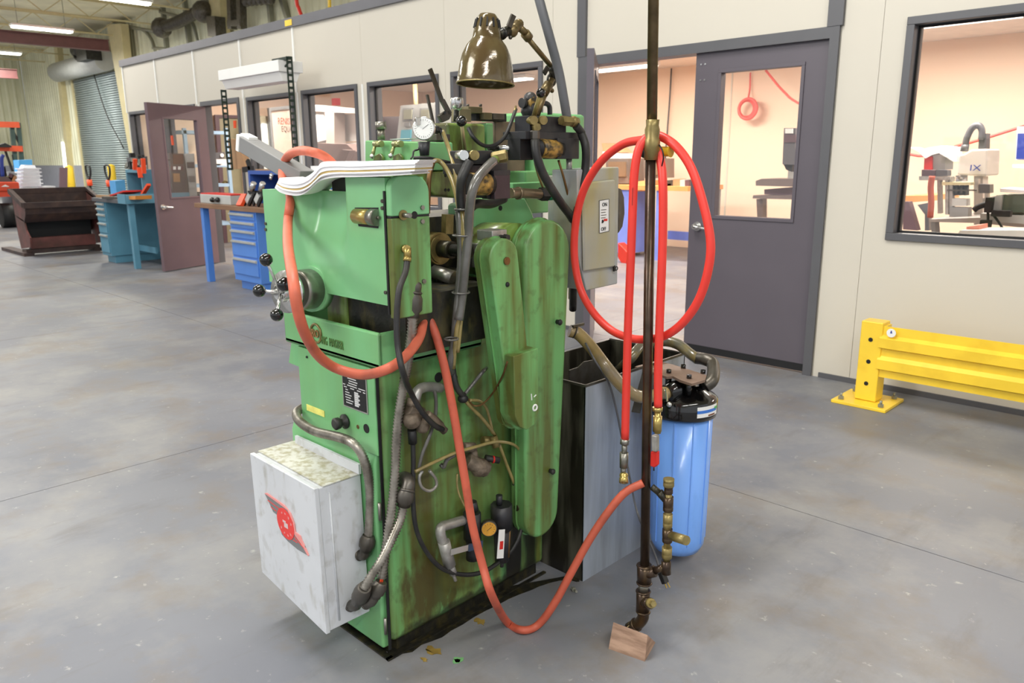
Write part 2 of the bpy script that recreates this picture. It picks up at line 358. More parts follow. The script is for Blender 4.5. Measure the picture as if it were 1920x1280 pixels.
t = strip(-32.0, 7.6, 5.0, 350); t['label'] = 'fluorescent strip light farthest back at the left edge'
for x, y in ((-14, 1.5), (-8, 1.5), (-2.5, 1.0), (-24, 1.5), (-34, 2)):
    area('strip_and_fill_lamp', (x, y, 5.3), (.4, 3.0), 800 if x < -20 else 300 if x < -10 else 120 if x < -5 else 230, (1, .98, .93))

area('strip_and_fill_lamp', (2.6, 1.0, 5.3), (.4, 3.0), 150, (1, .98, .93))  # unseen fill lamp added over the right side, no fixture built
area('strip_and_fill_lamp', (2.4, -2.5, 4.6), (.4, 3.0), 140, (1, .98, .95)).rotation_euler = (0, .5, 0)  # tilted fill lamp, added to brighten the faces turned right
# floor: slabs with thin joints
jx = [-43, PZ(0, 639).x, PZ(0, 940).x, 8.5]
jy = [-12, PZ(1320, 902).y, W + .02, 10.9]
FLOOR = M('painted_concrete_floor', (122, 124, 131), .3, var=.10, scale=.7, grime=(100, 103, 114), gamt=.8, gscale=(.9, .9, 1), gcov=.46, gsharp=.2, bump=.08, bscale=26, wear=None)
def floor_mat():
    nt = FLOOR.node_tree; N = nt.nodes; L = nt.links; b = N['Principled BSDF']
    src = b.inputs['Base Color'].links[0].from_socket
    tc = N.new('ShaderNodeTexCoord')
    def blotch(src, col, sc, lo, hi, amt, loc=(0, 0, 0)):
        mp = N.new('ShaderNodeMapping'); mp.inputs['Scale'].default_value = sc; mp.inputs['Location'].default_value = loc
        L.new(tc.outputs['Object'], mp.inputs[0]); n = N.new('ShaderNodeTexNoise'); n.inputs['Scale'].default_value = 1; n.inputs['Detail'].default_value = 8; n.inputs['Roughness'].default_value = .65
        L.new(mp.outputs[0], n.inputs['Vector']); r = N.new('ShaderNodeMapRange'); r.inputs[1].default_value = lo; r.inputs[2].default_value = hi; r.inputs[4].default_value = amt
        L.new(n.outputs['Fac'], r.inputs[0]); x = N.new('ShaderNodeMix'); x.data_type = 'RGBA'; L.new(r.outputs[0], x.inputs[0]); L.new(src, x.inputs[6]); x.inputs[7].default_value = lin(col); return x.outputs[2]
    s = blotch(src, (152, 150, 146), (1.3, 1.3, 1), .46, .66, .6)
    s = blotch(s, (120, 108, 94), (2.1, 2.1, 1), .5, .68, .65, (5, 3, 0))
    s = blotch(s, (96, 90, 86), (7, 1.8, 1), .56, .74, .5, (2, 8, 0))
    s = blotch(s, (200, 198, 192), (22, 22, 1), .63, .72, .5, (1, 9, 0))
    L.new(s, b.inputs['Base Color'])
    mp = N.new('ShaderNodeTexNoise'); mp.inputs['Scale'].default_value = 1.2; mp.inputs['Detail'].default_value = 6; L.new(tc.outputs['Object'], mp.inputs['Vector'])
    r = N.new('ShaderNodeMapRange'); r.inputs[3].default_value = .38; r.inputs[4].default_value = .6; L.new(mp.outputs['Fac'], r.inputs[0]); L.new(r.outputs[0], b.inputs['Roughness'])
floor_mat()
fl = sempty('floor')
g = .0022
for i in range(len(jx) - 1):
    for j in range(len(jy) - 1):
        part('slab', MB().box((jx[i] + g, jy[j] + g, -.12), (jx[i + 1] - g, jy[j + 1] - g, 0)), FLOOR, fl)
part('joint_filler', MB().box((-43, -12, -.13), (8.5, 10.9, -.003)), MGRAY, fl)
_c = [(642, 1172), (700, 1208), (730, 1226), (752, 1228), (846, 1182), (955, 1122), (1050, 1086), (1086, 1090), (1084, 1076), (950, 1100), (700, 1170)]
_rr = random.Random(4); _q = []
for k in range(len(_c) - 4):
    for t in range(5): _q.append(PZ(_c[k][0] + (_c[k + 1][0] - _c[k][0]) * t / 5 + _rr.uniform(-3, 3), _c[k][1] + (_c[k + 1][1] - _c[k][1]) * t / 5 + _rr.uniform(-3, 4), .0005))
part('oil_stain', MB().prism(_q + [PZ(px, py, .0005) for px, py in _c[-4:]], (0, 0, .001)), DARKOIL, fl)
STN = M('dried_oil', (146, 122, 60), .4, var=.3, scale=30)
for px, py, rx, rs in ((812, 1220, .03, 1), (795, 1236, .012, 2), (900, 1165, .022, 3), (858, 1238, .012, 4), (1165, 1215, .03, 5)):
    c = PZ(px, py, .001); R_ = random.Random(rs)
    part('oil_stain', MB().prism([c + Vector((math.cos(a * PI / 7) * rx * R_.uniform(.5, 1.3), math.sin(a * PI / 7) * rx * R_.uniform(.3, .9), 0)) for a in range(14)], (0, 0, .0008)), STN, fl)

c = PZ(858, 1237, .001); part('paint_fleck', MB().prism([c + Vector((math.cos(a * PI / 5) * .012 * (1 + .4 * (a % 2)), math.sin(a * PI / 5) * .010 * (1 + .5 * (a % 3)), 0)) for a in range(10)], (0, 0, .0008)), GREEN, fl)
# warehouse shell
wall = MB(); z0, z1 = 1.24, 6.0
def corr(mb, p, q, z0, z1, nrm, per=.3, d=.035):
    p, q, nrm = Vector(p), Vector(q), Vector(nrm); n = int((q - p).length / per); vs = []; fs = []
    for i in range(n):
        for t, h in ((0, 0), (.55, 0), (.68, 1), (.87, 1)):
            b = p.lerp(q, (i + t) / n) + nrm * d * h; vs += [b + EZ * z0, b + EZ * z1]
    for i in range(len(vs) // 2 - 1): fs.append((2 * i, 2 * i + 2, 2 * i + 3, 2 * i + 1))
    mb.add(vs, fs); mb.box(p - nrm * .06 + EZ * z0, q - nrm * .02 + EZ * z1)
corr(wall, (-41.6, YF, 0), (8.5, YF, 0), z0, z1, (0, -1, 0)); wf = struct('wall_far', wall, CORR)
part('wainscot', MB().box((-41.6, YF - .03, 0), (8.5, YF + .06, 1.24)), CORRG, wf)
wall = MB(); corr(wall, (-41.6, -12, 0), (-41.6, YF, 0), z0, z1, (1, 0, 0)); wl = struct('wall_left', wall, CORR)
part('wainscot', MB().box((-41.66, -12, 0), (-41.57, YF, 1.24)), CORRG, wl)
c_ = MB().box((-42, -12, 6.0), (8.5, YF + .1, 6.1))
struct('ceiling', c_, CEIL)
for k, x in enumerate((-38, -34.9, -31.8, -28.7, -25.6, -22.5, -19.4, -16.3)):   # open web joists
    m = MB().box((x - .03, -12, 5.9), (x + .03, YF, 5.96)).box((x - .03, -12, 5.45), (x + .03, YF, 5.49))
    y = -4.0; up = 0
    while y < YF - .7: m.beam((x, y, 5.47 if up else 5.93), (x, y + .6, 5.93 if up else 5.47), .025, .025, (1, 0, 0)); y += .6; up = 1 - up
    struct('trim_%d' % (k + 1), m, CREAM)
for n_, (pts, Yc) in enumerate((([(200, 46), (226, 44), (250, 292), (243, 292)], 10.3), ([(101, 88), (107, 88), (129, 300), (124, 300)], 10.6), ([(391, -6), (411, -8), (417, 80), (396, 80)], 10.4), ([(828, -40), (840, -40), (846, 40), (836, 40)], 10.4))):
    top = [PY(px, py, Yc) for px, py in pts]
    if n_ < 2:                       # run to the ground along the same line
        a, b, c, d = top; c = b + (c - b) * ((b.z) / (b.z - c.z)); d = a + (d - a) * (a.z / (a.z - d.z)); top = [a, b, c, d]
    struct('trim_%d' % (20 + n_), MB().prism(top, (0, .25, 0)), CREAM)
# red roof beams (along the depth of the hall)
for n_, (x, za, zb) in enumerate(((-25, 4.5, 4.79), (-33.3, 4.32, 4.62))):
    ye = 8.83 if n_ == 0 else 8.5
    m = MB().box((x - .012, -12, za), (x + .012, ye, zb)).box((x - .09, -12, za - .01), (x + .09, ye, za + .012)).box((x - .09, -12, zb - .012), (x + .09, ye, zb + .01))
    b_ = solo('roof_beam', m, BEAM, ('dark red steel I-beam under the strip light nearest the office' if n_ == 0 else 'dark red steel beam farther back at the left edge'), 'beam')
# roll-up door
a = PY(137, 151, YF - .1); b = PY(212, 133, YF - .1); zt = (a.z + b.z) / 2; rd = sempty('door_4', (a.x, YF - .1, 0))
m = MB(); n = 55
for i in range(n):
    za, zb = zt * i / n, zt * (i + 1) / n
    m.prism([(a.x, YF - .06, za), (a.x, YF - .1, za + .01), (a.x, YF - .115, (za + zb) / 2), (a.x, YF - .1, zb - .01), (a.x, YF - .06, zb)], (b.x + .9 - a.x, 0, 0), True)
sl = part('slat_curtain', m, SHUT, rd); sl['kind'] = 'stuff'
part('side_track', MB().box((a.x - .12, YF - .16, 0), (a.x, YF - .04, zt)).box((b.x + .9, YF - .16, 0), (b.x + 1.02, YF - .04, zt)), CREAM, rd)
part('drum_housing', MB().cyl((a.x - .7, YF - .42, zt + .32), (b.x + .3, YF - .42, zt + .32), .36, seg=20), LGRAY, rd, bevel=0)
part('motor', MB().cyl((b.x - 1.4, YF - .75, zt + .75), (b.x - .7, YF - .75, zt + .7), .24).cbox((b.x - .1, YF - .8, zt + .62), (.5, .25, .33)).cyl((b.x - 1.9, YF - .7, zt + 1.05), (b.x - .2, YF - .7, zt + .8), .07).tube([(b.x - 1.5, YF - .8, zt + 1.1), (b.x - 1.2, YF - .9, zt + .5), (b.x - .5, YF - .85, zt + .35)], .05), BLACK, rd)
part('pull_chain', MB().tube([PY(176, 140, YF - .25), PY(200, 215, YF - .25), PY(232, 278, YF - .25)], .022, seg=5), BLACK, rd)
# glowing strip for the daylight in the gap of a door standing ajar
m = MB().prism([PY(116, 266, YF - .07), PY(120, 268, YF - .07), PY(131, 316, YF - .07), PY(121, 316, YF - .07)], (0, -.02, 0)); struct('window_9', m, LITD)

# conduits and pipework on the far wall above the office
m = MB()
_cl = ['galvanised conduit bending down nearest the cream column above the office corner', 'straight galvanised conduit running level behind the dark flexible duct', 'galvanised conduit bending down right of the dark flexible duct', 'galvanised conduit bending down beside the second cream column', 'short level galvanised conduit stub just above the office roof']
for _k, (pts, r) in enumerate((([(200, 42), (250, 52), (268, 56), (283, 72), (291, 95)], .055), ([(200, 42), (305, 62)], .05), ([(300, 22), (345, 34), (362, 45), (371, 80)], .05),
               ([(380, -5), (402, 16), (418, 32), (425, 50)], .05), ([(287, 90), (312, 92)], .05))):
    part_pts = [PY(px, py, YF - .15) for px, py in pts]; solo('wall_conduit', MB().tube(part_pts, r, seg=6), GALV, _cl[_k], 'conduit', 'conduits on the far wall')
for px0, y0, px1, y1, lb_ in ((305, 10, 313, 92, 'leftmost vertical steel strut, under the left end of the dark duct'), (346, 0, 355, 82, 'vertical steel strut crossing behind the middle of the dark duct'), (503, -20, 509, 45, 'vertical steel strut between the pipe manifold and the red drop hose'), (520, -30, 540, 35, 'slanting steel strut nearest the red drop hose')):
    solo('wall_strut', MB().beam(PY(px0, y0, YF - .1), PY(px1, y1, YF - .1), .12, .12), GALV, lb_, 'strut', 'struts on the far wall')
d1 = MB().tube([PY(302, 50, YF - .5), PY(322, 46, YF - .5), PY(345, 36, YF - .5), (PY(368, 24, YF - .5)), PY(381, 20, YF - .5)], .17, seg=10, ribs=.12).ball(PY(303, 52, YF - .5), .3, 12).ball(PY(381, 22, YF - .5), .3, 12).prism([PY(386, 30, YF - .6), PY(402, 30, YF - .6), PY(405, 68, YF - .6), PY(390, 68, YF - .6)], (0, .3, 0))
solo('duct_elbow', d1, DARKSTEEL, 'dark flexible duct with round ends on the far wall above the cream office', 'duct')
f2 = MB()
for q in (434, 452): f2.beam(PY(q, -5, YF - .4), PY(q + 2, 55, YF - .4), .18, .2)
f2.beam(PY(432, 45, YF - .4), PY(456, 43, YF - .4), .2, .15)
for q in range(6): f2.ball(PY(462 + q * 9, 3 - q, YF - .4), .13, 8)
solo('pipe_manifold', f2, DARKSTEEL, 'dark manifold frame with pipework high on the far wall by the cream column', 'pipework')
solo('drop_hose', MB().tube([PY(553, -20, 8) * 1.0 + Vector((0, 0, 1.2)), PY(555, -8, 8), PY(560, 15, 8), PY(566, 32, 8)], .035, seg=6), RED, 'thin red air hose dropping behind the office roof edge', 'hose')
solo('yellow_drop_cord', MB().tube([PY(617, -20, 8) + Vector((0, 0, 1.2)), PY(617, -8, 8), PY(618, 14, 8)], .03, seg=6), YEL, 'short yellow drop cord dropping behind the office roof edge', 'rope')  # yellow drop cord hanging down from the roof

# ---------------- office walls ----------------
seams = [-13.0, -11.76, -10.5, -9.21, -7.98, -6.73, -5.47, -4.2, -3.93, -1.97, -1.74, -.5, .75, 2.0, 3.2]
opens = [(-12.9, -11.86, .89, 2.11), (-10.36, -9.38, 0, 2.09), (-9.14, -8.05, .89, 2.11), (-7.88, -6.82, .89, 2.11), (-6.64, -5.56, .89, 2.11),
         (-5.39, -4.30, .89, 2.11), (-3.88, -1.98, 0, 2.065), (-1.61, .9, .89, 2.10), (-11.64, -10.58, .89, 2.11)]
ow = sempty('wall_office', (-5, W, 0))
def pieces(mb, x0, x1, z0, z1, y0, y1):
    xs = sorted({x0, x1} | {v for o in opens for v in o[:2] if x0 < v < x1}); zs = sorted({z0, z1} | {v for o in opens for v in o[2:] if z0 < v < z1})
    for i in range(len(xs) - 1):
        for j in range(len(zs) - 1):
            cx, cz = (xs[i] + xs[i + 1]) / 2, (zs[j] + zs[j + 1]) / 2
            if any(o[0] < cx < o[1] and o[2] < cz < o[3] for o in opens): continue
            mb.box((xs[i], y0, zs[j]), (xs[i + 1], y1, zs[j + 1]))
    return mb
for i in range(len(seams) - 1):
    mb = pieces(MB(), seams[i] + .0012, seams[i + 1] - .0012, 0, 2.78, W, W + .03)
    if mb.v: part('panel', mb, PANEL, ow)
part('core', pieces(MB(), -13.0, 3.2, 0, 2.78, W + .01, WB), PANEL, ow)
part('inner_lining', pieces(MB(), -13.0, 3.2, 0, 2.69, WB, WB + .02), PEACH, ow)
for s_ in seams[1:5] + [-12.985]: part('batten', MB().box((s_ - .016, W - .012, 2.10), (s_ + .016, W, 2.78)), BATTEN, ow)
for s_ in (-11.75, -10.47, -9.21, -7.965, -6.73): part('batten', MB().box((s_ - .014, W - .008, .05), (s_ + .014, W, 2.1)), BATTEN, ow)
struct('trim_30', MB().box((-13.02, W - .03, 2.775), (3.2, WB, 2.87)), CAPM)
part('tag_sticker', MB().box((PY(541, 45, W).x - .02, W - .034, 2.79), (PY(552, 45, W).x, W - .03, 2.85)), YEL, ow)
for k, (x0, x1) in enumerate(((-13.0, -10.41), (-9.33, -3.93), (-1.93, 3.2))): struct('baseboard_%d' % (k + 1), MB().box((x0, W - .012, 0), (x1, W, .032)), DGRAY)
for k, (x0, x1) in enumerate(((-3.94, -3.86), (-2.05, -1.96))): struct('trim_%d' % (31 + k), MB().box((x0, W - .024, 2.10), (x1, W, 2.775)), DGRAY)
ofc = struct('ceiling_office', MB().box((-13, WB, 2.70), (3.2, 10.55, 2.8)), OFFCEIL)
struct('wall_office_back', MB().box((-13, 10.55, 0), (3.2, 10.65, 2.8)), PEACH)
struct('wall_office_left', MB().box((-13.0, WB, 0), (-12.92, 10.55, 2.86)), PEACH)
struct('wall_office_right', MB().box((3.1, WB, 0), (3.2, 10.55, 2.8)), PEACH)
for xs_ in (-7.2, -5.9, -1.2, -0.1): part('wall_seam', MB().box((xs_ - .01, 10.54, 0), (xs_ + .01, 10.552, 2.69)), PANEL, ofc)
for k, (x, y, p) in enumerate(((-11.0, 6.6, 50), (-8.4, 7.2, 62), (-5.9, 8.6, 60), (-5.6, 6.2, 60), (-2.6, 8.8, 60), (-1.9, 6.4, 60), (.9, 7.6, 60), (-4.0, 9.6, 0), (-.6, 9.9, 0), (-9.6, 9.6, 0), (-7.2, 9.6, 0))):
    lb_ = ['tube light over the left office behind the plum door', 'tube light above the lettered booth door', 'tube light over the far side of the office behind the console window', 'tube light just behind the window left of the lamp shade', 'tube light over the far end of the inspection machine', 'long bright tube light in the top of the double doorway', 'bright tube light at the top of the large right window', 'tube light at the back wall above the maple bench', 'small distant tube light upper left in the large right window', 'tube light at the back wall behind the measuring machine', 'tube light at the back wall behind the lamp shade'][k]
    t = thing('office_light', (x, y, 2.6), lb_, 'light', 'office ceiling lights')
    part('housing', MB().box((x - .62, y - .12, 2.64), (x + .62, y + .12, 2.695)), WHITE, t)
    part('diffuser', MB().box((x - .6, y - .1, 2.62), (x + .6, y + .1, 2.64)), LITO, t)
    if p: area('office_lamp', (x, y, 2.61), (1.2, .3), p * 1.7, (1, .90, .80))
# windows
def window(n, o, sill=True):
    x0, x1, z0, z1 = o; w_ = sempty('window_%d' % n, ((x0 + x1) / 2, W, z0)); f = .042; m = MB()
    ya, yb = W - .018, WB + .035
    m.box((x0, ya, z1 - f), (x1, yb, z1)).box((x0, ya, z0), (x1, yb, z0 + f)).box((x0, ya, z0 + f), (x0 + f, yb, z1 - f)).box((x1 - f, ya, z0 + f), (x1, yb, z1 - f))
    part('window_frame', m, DGRAY, w_, bevel=.003)
    m = MB(); h = f + .012; yc = W + .05
    m.box((x0 + f, yc, z1 - h), (x1 - f, yc + .02, z1 - f)).box((x0 + f, yc, z0 + f), (x1 - f, yc + .02, z0 + h)).box((x0 + f, yc, z0 + h), (x0 + h, yc + .02, z1 - h)).box((x1 - h, yc, z0 + h), (x1 - f, yc + .02, z1 - h))
    part('glazing_bead', m, HARDBLK, w_)
    part('pane', MB().box((x0 + f, yc + .008, z0 + f), (x1 - f, yc + .012, z1 - f)), GLASS, w_)
for n, i in enumerate((0, 2, 3, 4, 5, 7, 8)): window(n + 1, opens[i])
# doors
def leaf(root, w, h, th, win, paint, handle_z=.93, flip=1, hinge=True, lever=True):
    """a door leaf built in local x (hinge at 0, free edge at w), y 0..th, later turned by the caller"""
    mb = MB(); x0, x1, z0, z1 = win
    mb.box((0, 0, .012), (x0, th, h)).box((x1, 0, .012), (w, th, h)).box((x0, 0, .012), (x1, th, z0)).box((x0, 0, z1), (x1, th, h))
    out = [('leaf', mb, paint, 0)]
    m = MB(); b = .022
    for ya, yb in ((-.008, .004), (th - .004, th + .008)):
        m.box((x0 - b, ya, z1), (x1 + b, yb, z1 + b)).box((x0 - b, ya, z0 - b), (x1 + b, yb, z0)).box((x0 - b, ya, z0), (x0, yb, z1)).box((x1, ya, z0), (x1 + b, yb, z1))
    out.append(('vision_frame', m, paint, .002))
    out.append(('pane', MB().box((x0, th / 2 - .002, z0), (x1, th / 2 + .002, z1)), GLASS, 0))
    if lever:
        m = MB(); lx = w - .07
        for s_, y in ((-1, 0), (1, th)):
            m.cyl((lx, y, handle_z), (lx, y + s_ * .012, handle_z), .032, seg=16).cyl((lx, y, handle_z), (lx, y + s_ * .05, handle_z), .016, .02, 12)
            m.tube([(lx, y + s_ * .05, handle_z), (lx - .05, y + s_ * .056, handle_z - .004), (lx - .12, y + s_ * .052, handle_z - .012)], [.016] * 4 + [.011] * 20, seg=8)
        out.append(('lever_handle', m, CHROME, 0))
    if hinge:
        m = MB()
        for z in (.25, h / 2, h - .25): m.cyl((0, -.008, z - .05), (0, -.008, z + .05), .009, seg=8)
        out.append(('hinge', m, DARKSTEEL, 0))
    for nm, mb_, mt, bv in out:
        o = part(nm, MB().add(mb_.v, mb_.f, mb_.sm), mt, None, None, bv)
        me = o.data; off = o.location.copy()
        for v in me.vertices: v.co += off
        o.location = (0, 0, 0); o.parent = root
# double door: right leaf closed (hinged at the right jamb), left leaf swung open towards the hall
d = sempty('door_2', (-2.03, W + .06, 0)); d.rotation_euler = (0, 0, PI); leaf(d, .905, 2.035, .045, (.17, .71, .98, 1.90), DOORM, .90)
h_ = MB()
for bx in (.835, .865):
    for bz in (1.965, 1.865): h_.cyl((bx, .045, bz), (bx, .05, bz), .006, seg=8)
o = part('bolt_head', h_, CHROME); off = o.location.copy()
for v in o.data.vertices: v.co += off
o.location = (0, 0, 0); o.parent = d
part('kick_sweep', MB().box((-.905 - 2.03, W + .01, .012), (-2.03, W + .016, .06)), HARDBLK, None).name = 'trim_40'; bpy.data.objects['trim_40']['kind'] = 'structure'
d = sempty('door_3', (-3.80, W - .01, 0)); d.rotation_euler = (0, 0, math.atan2(4.06 - 4.547 - .2, -3.21 + 3.72 + .0)); leaf(d, .905, 2.035, .045, (.17, .72, .98, 1.90), DOORM, .90)
m = MB().box((-3.93, W - .02, 0), (-3.84, WB + .02, 2.035)).box((-2.03, W - .02, 0), (-1.975, WB + .02, 2.035)).box((-3.93, W - .02, 2.035), (-1.975, WB + .02, 2.10))
struct('door_frame_2', m, DGRAY).name = 'trim_41'
# door of the left office, standing open
p0 = Vector((-10.34, W - .01, 0)); p1 = Vector((-9.96, 3.81, 0)); an = math.atan2(p1.y - p0.y, p1.x - p0.x)
d = sempty('door_1', p0); d.rotation_euler = (0, 0, an); leaf(d, .96, 2.06, .045, (.18, .73, .92, 1.88), DOORA, .81)
m = MB().box((-10.40, W - .015, 0), (-10.355, WB + .02, 2.07)).box((-9.385, W - .015, 0), (-9.33, WB + .02, 2.07)).box((-10.40, W - .015, 2.07), (-9.33, WB + .02, 2.125))
struct('trim_42', m, DGRAY)
# ================= BACKGROUND THINGS =================
# --- hopper
hx = -13.35
t = thing('tilt_hopper', (-13.9, 3.7, 0), 'rusty maroon self-dumping steel hopper standing on a skid left of the teal workbench', 'hopper')
y0, y1 = 3.17, 4.2
def hp(px, py): return PY(px, py, y0)
prof = [hp(20, 360), hp(46, 384), hp(47, 402), hp(45, 416), hp(49, 432), hp(56, 446), hp(57, 464), hp(40, 466), hp(34, 440), hp(28, 405)]
part('side_plate', MB().prism(prof, (0, .02, 0)), RUST, t)
dy = y1 - y0
part('side_plate', MB().prism([p + EY * dy for p in prof], (0, .02, 0)), RUST, t)
m = MB()
def pan_(i, j, th=.015):
    a, b = prof[i], prof[j]; n = (b - a).cross(EY).normalized() * th; m.prism([a, b, b + n, a + n], (0, dy, 0))
pan_(1, 2); pan_(2, 3)
q_ = prof[0] + Vector((.12, 0, 0)); m.prism([prof[9], prof[0], prof[0] + Vector((.02, 0, 0)), prof[9] + Vector((.02, 0, 0))], (0, dy, 0))
m.prism([prof[3], prof[9], prof[9] + EZ * .02, prof[3] + EZ * .02], (0, dy, 0)); m.prism([prof[8], prof[9], prof[9] + Vector((.02, 0, .01)), prof[8] + Vector((.02, 0, .01))], (0, dy, 0))
part('bin_shell', m, RUSTD, t)
rx, rz = prof[1].x, prof[1].z
m = MB().box((rx - .01, y0 - .03, rz - .05), (rx + .05, y1 + .05, rz + .03))
m.prism([prof[0] + Vector((0, -.04, -.02)), prof[1] + Vector((0, -.04, -.04)), prof[1] + Vector((0, -.04, .03)), prof[0] + Vector((0, -.04, .05))], (0, .06, 0)).prism([prof[0] + Vector((0, dy, -.02)), prof[1] + Vector((0, dy, -.04)), prof[1] + Vector((0, dy, .03)), prof[0] + Vector((0, dy, .05))], (0, .05, 0))
m.box((prof[0].x - .03, y0, prof[0].z - .03), (prof[0].x + .03, y1, prof[0].z + .05))
part('rim', m, RUSTD, t)
part('dark_void_back', MB().box((prof[5].x - .55, y0 + .05, .12), (prof[5].x - .45, y1 - .05, .55)), HARDBLK, t)  # matte black sheet paints the shade of the void below the bin
part('skid_base', MB().box((-14.5, y0 - .05, 0), (-13.22, y0 + .09, .05)).box((-14.5, y1 - .1, 0), (-13.22, y1 + .1, .05)).box((-13.5, y0, .03), (-13.28, y1, .09)), RUSTD, t)
part('cross_member', MB().box((-13.42, y0 + .08, .1), (-13.3, y1 - .05, .26)), RUST, t)
# --- work benches
def bench(root, x0, x1, y0, y1, zt, tm, cm, cabx, drz, legx, dw_h=.016):
    part('work_top', MB().box((x0, y0, zt - .05), (x1, y1, zt)), tm, root, bevel=.004)
    c0, c1 = cabx; yc = y0 + .03
    cab = part('drawer_cabinet', MB().box((c0, yc, .1), (c1, y1 - .03, zt - .05)).box((c0 + .04, yc + .05, 0), (c1 - .02, y1 - .06, .1)), cm, root, bevel=.003)
    for za, zb in drz:
        dr = part('drawer', MB().box((c0 + .02, yc - .014, za + .006), (c1 - .02, yc, zb - .006)), cm, root, bevel=.002)
        part('drawer_pull', MB().prism([(c0 + .03, yc - .014, zb - .012), (c0 + .03, yc - .034, zb - .018), (c0 + .03, yc - .034, zb - .034), (c0 + .03, yc - .014, zb - .045)], (c1 - c0 - .06, 0, 0)), HANDLE, dr)
    if legx is not None:
        part('leg', MB().box((legx, y0 + .03, 0), (legx + .07, y0 + .10, zt - .05)), cm, root, bevel=.003)
        part('leg', MB().box((legx, y1 - .1, 0), (legx + .07, y1 - .03, zt - .05)), cm, root, bevel=.003)
        a_, b_ = (legx + .07, c0) if legx < c0 else (c1, legx)
        part('stretcher', MB().box((a_, y0 + .33, .17), (b_, y0 + .36, .25)), cm, root)
b2 = thing('workbench', (-8.1, 4.3, 0), 'bright blue workbench with brown wooden top and drawer cabinet behind the green machine', 'workbench')
bench(b2, -8.88, -6.9, 3.86, 4.66, .90, WOODT, BBLUE, (-8.08, -7.50), [(.17, .36), (.37, .55), (.56, .66), (.67, .75), (.76, .84)], -8.80)
zt2 = 1.26; sy = 4.2
m = MB().box((-8.2, sy, zt2 - .04), (-6.6, 4.66, zt2)).box((-8.2, sy, .9), (-8.16, 4.66, zt2 - .04)).box((-6.64, sy, .9), (-6.6, 4.66, zt2 - .04)).box((-8.2, 4.6, .9), (-6.6, 4.63, zt2 - .04))
part('riser_shelf', m, BBLUED, b2)
part('end_stop', MB().box((-8.9, 3.95, .9), (-8.87, 4.6, .97)), BBLUE, b2)
b1 = thing('workbench', (-11, 4.2, 0), 'teal workbench with drawer cabinet beside the rusty hopper, behind the open plum door', 'workbench')
bench(b1, -11.80, -10.48, 3.70, 4.60, .885, DGRAY, TEAL, (-11.72, -11.37), [(.14, .40), (.41, .56), (.57, .68), (.69, .76), (.77, .83)], -10.60)
bx = PY(235, 325, 4.1); m = MB().box((-11.4, 4.05, 1.22), (-10.85, 4.62, 1.26)).box((-11.4, 4.05, .885), (-11.37, 4.62, 1.22)).box((-10.88, 4.05, .885), (-10.85, 4.62, 1.22)).box((-11.4, 4.59, .885), (-10.85, 4.62, 1.22))
part('riser_shelf', m, TEAL, b1)
part('end_lip', MB().box((-10.75, 3.68, .84), (-10.47, 3.70, .96)).box((-10.48, 3.68, .84), (-10.46, 4.5, .96)), TEAL, b1)
# lamp on slotted posts over the blue bench
lt = thing('bench_light', (-8.1, 4.3, 1.26), 'white fluorescent hood lamp on two dark slotted posts above the blue workbench', 'lamp')
yl = 4.22
A = PY(408, 131, yl); B = PY(521, 113, yl); zz = (A.z + B.z) / 2
m = MB().box((A.x, yl, zz - .11), (B.x, yl + .28, zz)).prism([(A.x + .03, yl + .02, zz - .11), (A.x + .03, yl + .26, zz - .11), (A.x + .03, yl + .22, zz - .20), (A.x + .03, yl + .06, zz - .20)], (B.x - A.x - .06, 0, 0))
part('hood', m, WHITE, lt, bevel=.006)
for nm_, (ax, ay), (bx_, by) in (('post', (421, 168), (430, 320)), ('post', (541, 106), (558, 326))):
    a_ = PY(ax, ay, yl + .08); b_ = PY(bx_, by, yl + .08); x_ = (a_.x + b_.x) / 2; zt_ = a_.z
    m = MB(); z = 1.26; k = 0
    m.box((x_ - .003, yl + .045, 1.26), (x_ + .003, yl + .062, zt_)).box((x_ - .003, yl + .098, 1.26), (x_ + .003, yl + .115, zt_))
    while z < zt_ - .02: m.box((x_ - .003, yl + .062, z), (x_ + .003, yl + .098, z + .026)); z += .062
    part(nm_, m, SLAT, lt)
a_ = PY(541, 106, yl + .08)
part('bracket', MB().box((a_.x - .3, yl + .06, zt2 - zt2 + a_.z - .03), (a_.x + .03, yl + .1, a_.z)).tube([(a_.x, yl + .08, a_.z - .05), (a_.x - .1, yl + .08, a_.z - .09), (a_.x - .2, yl + .08, a_.z - .03)], .012, seg=6), SLAT, lt)
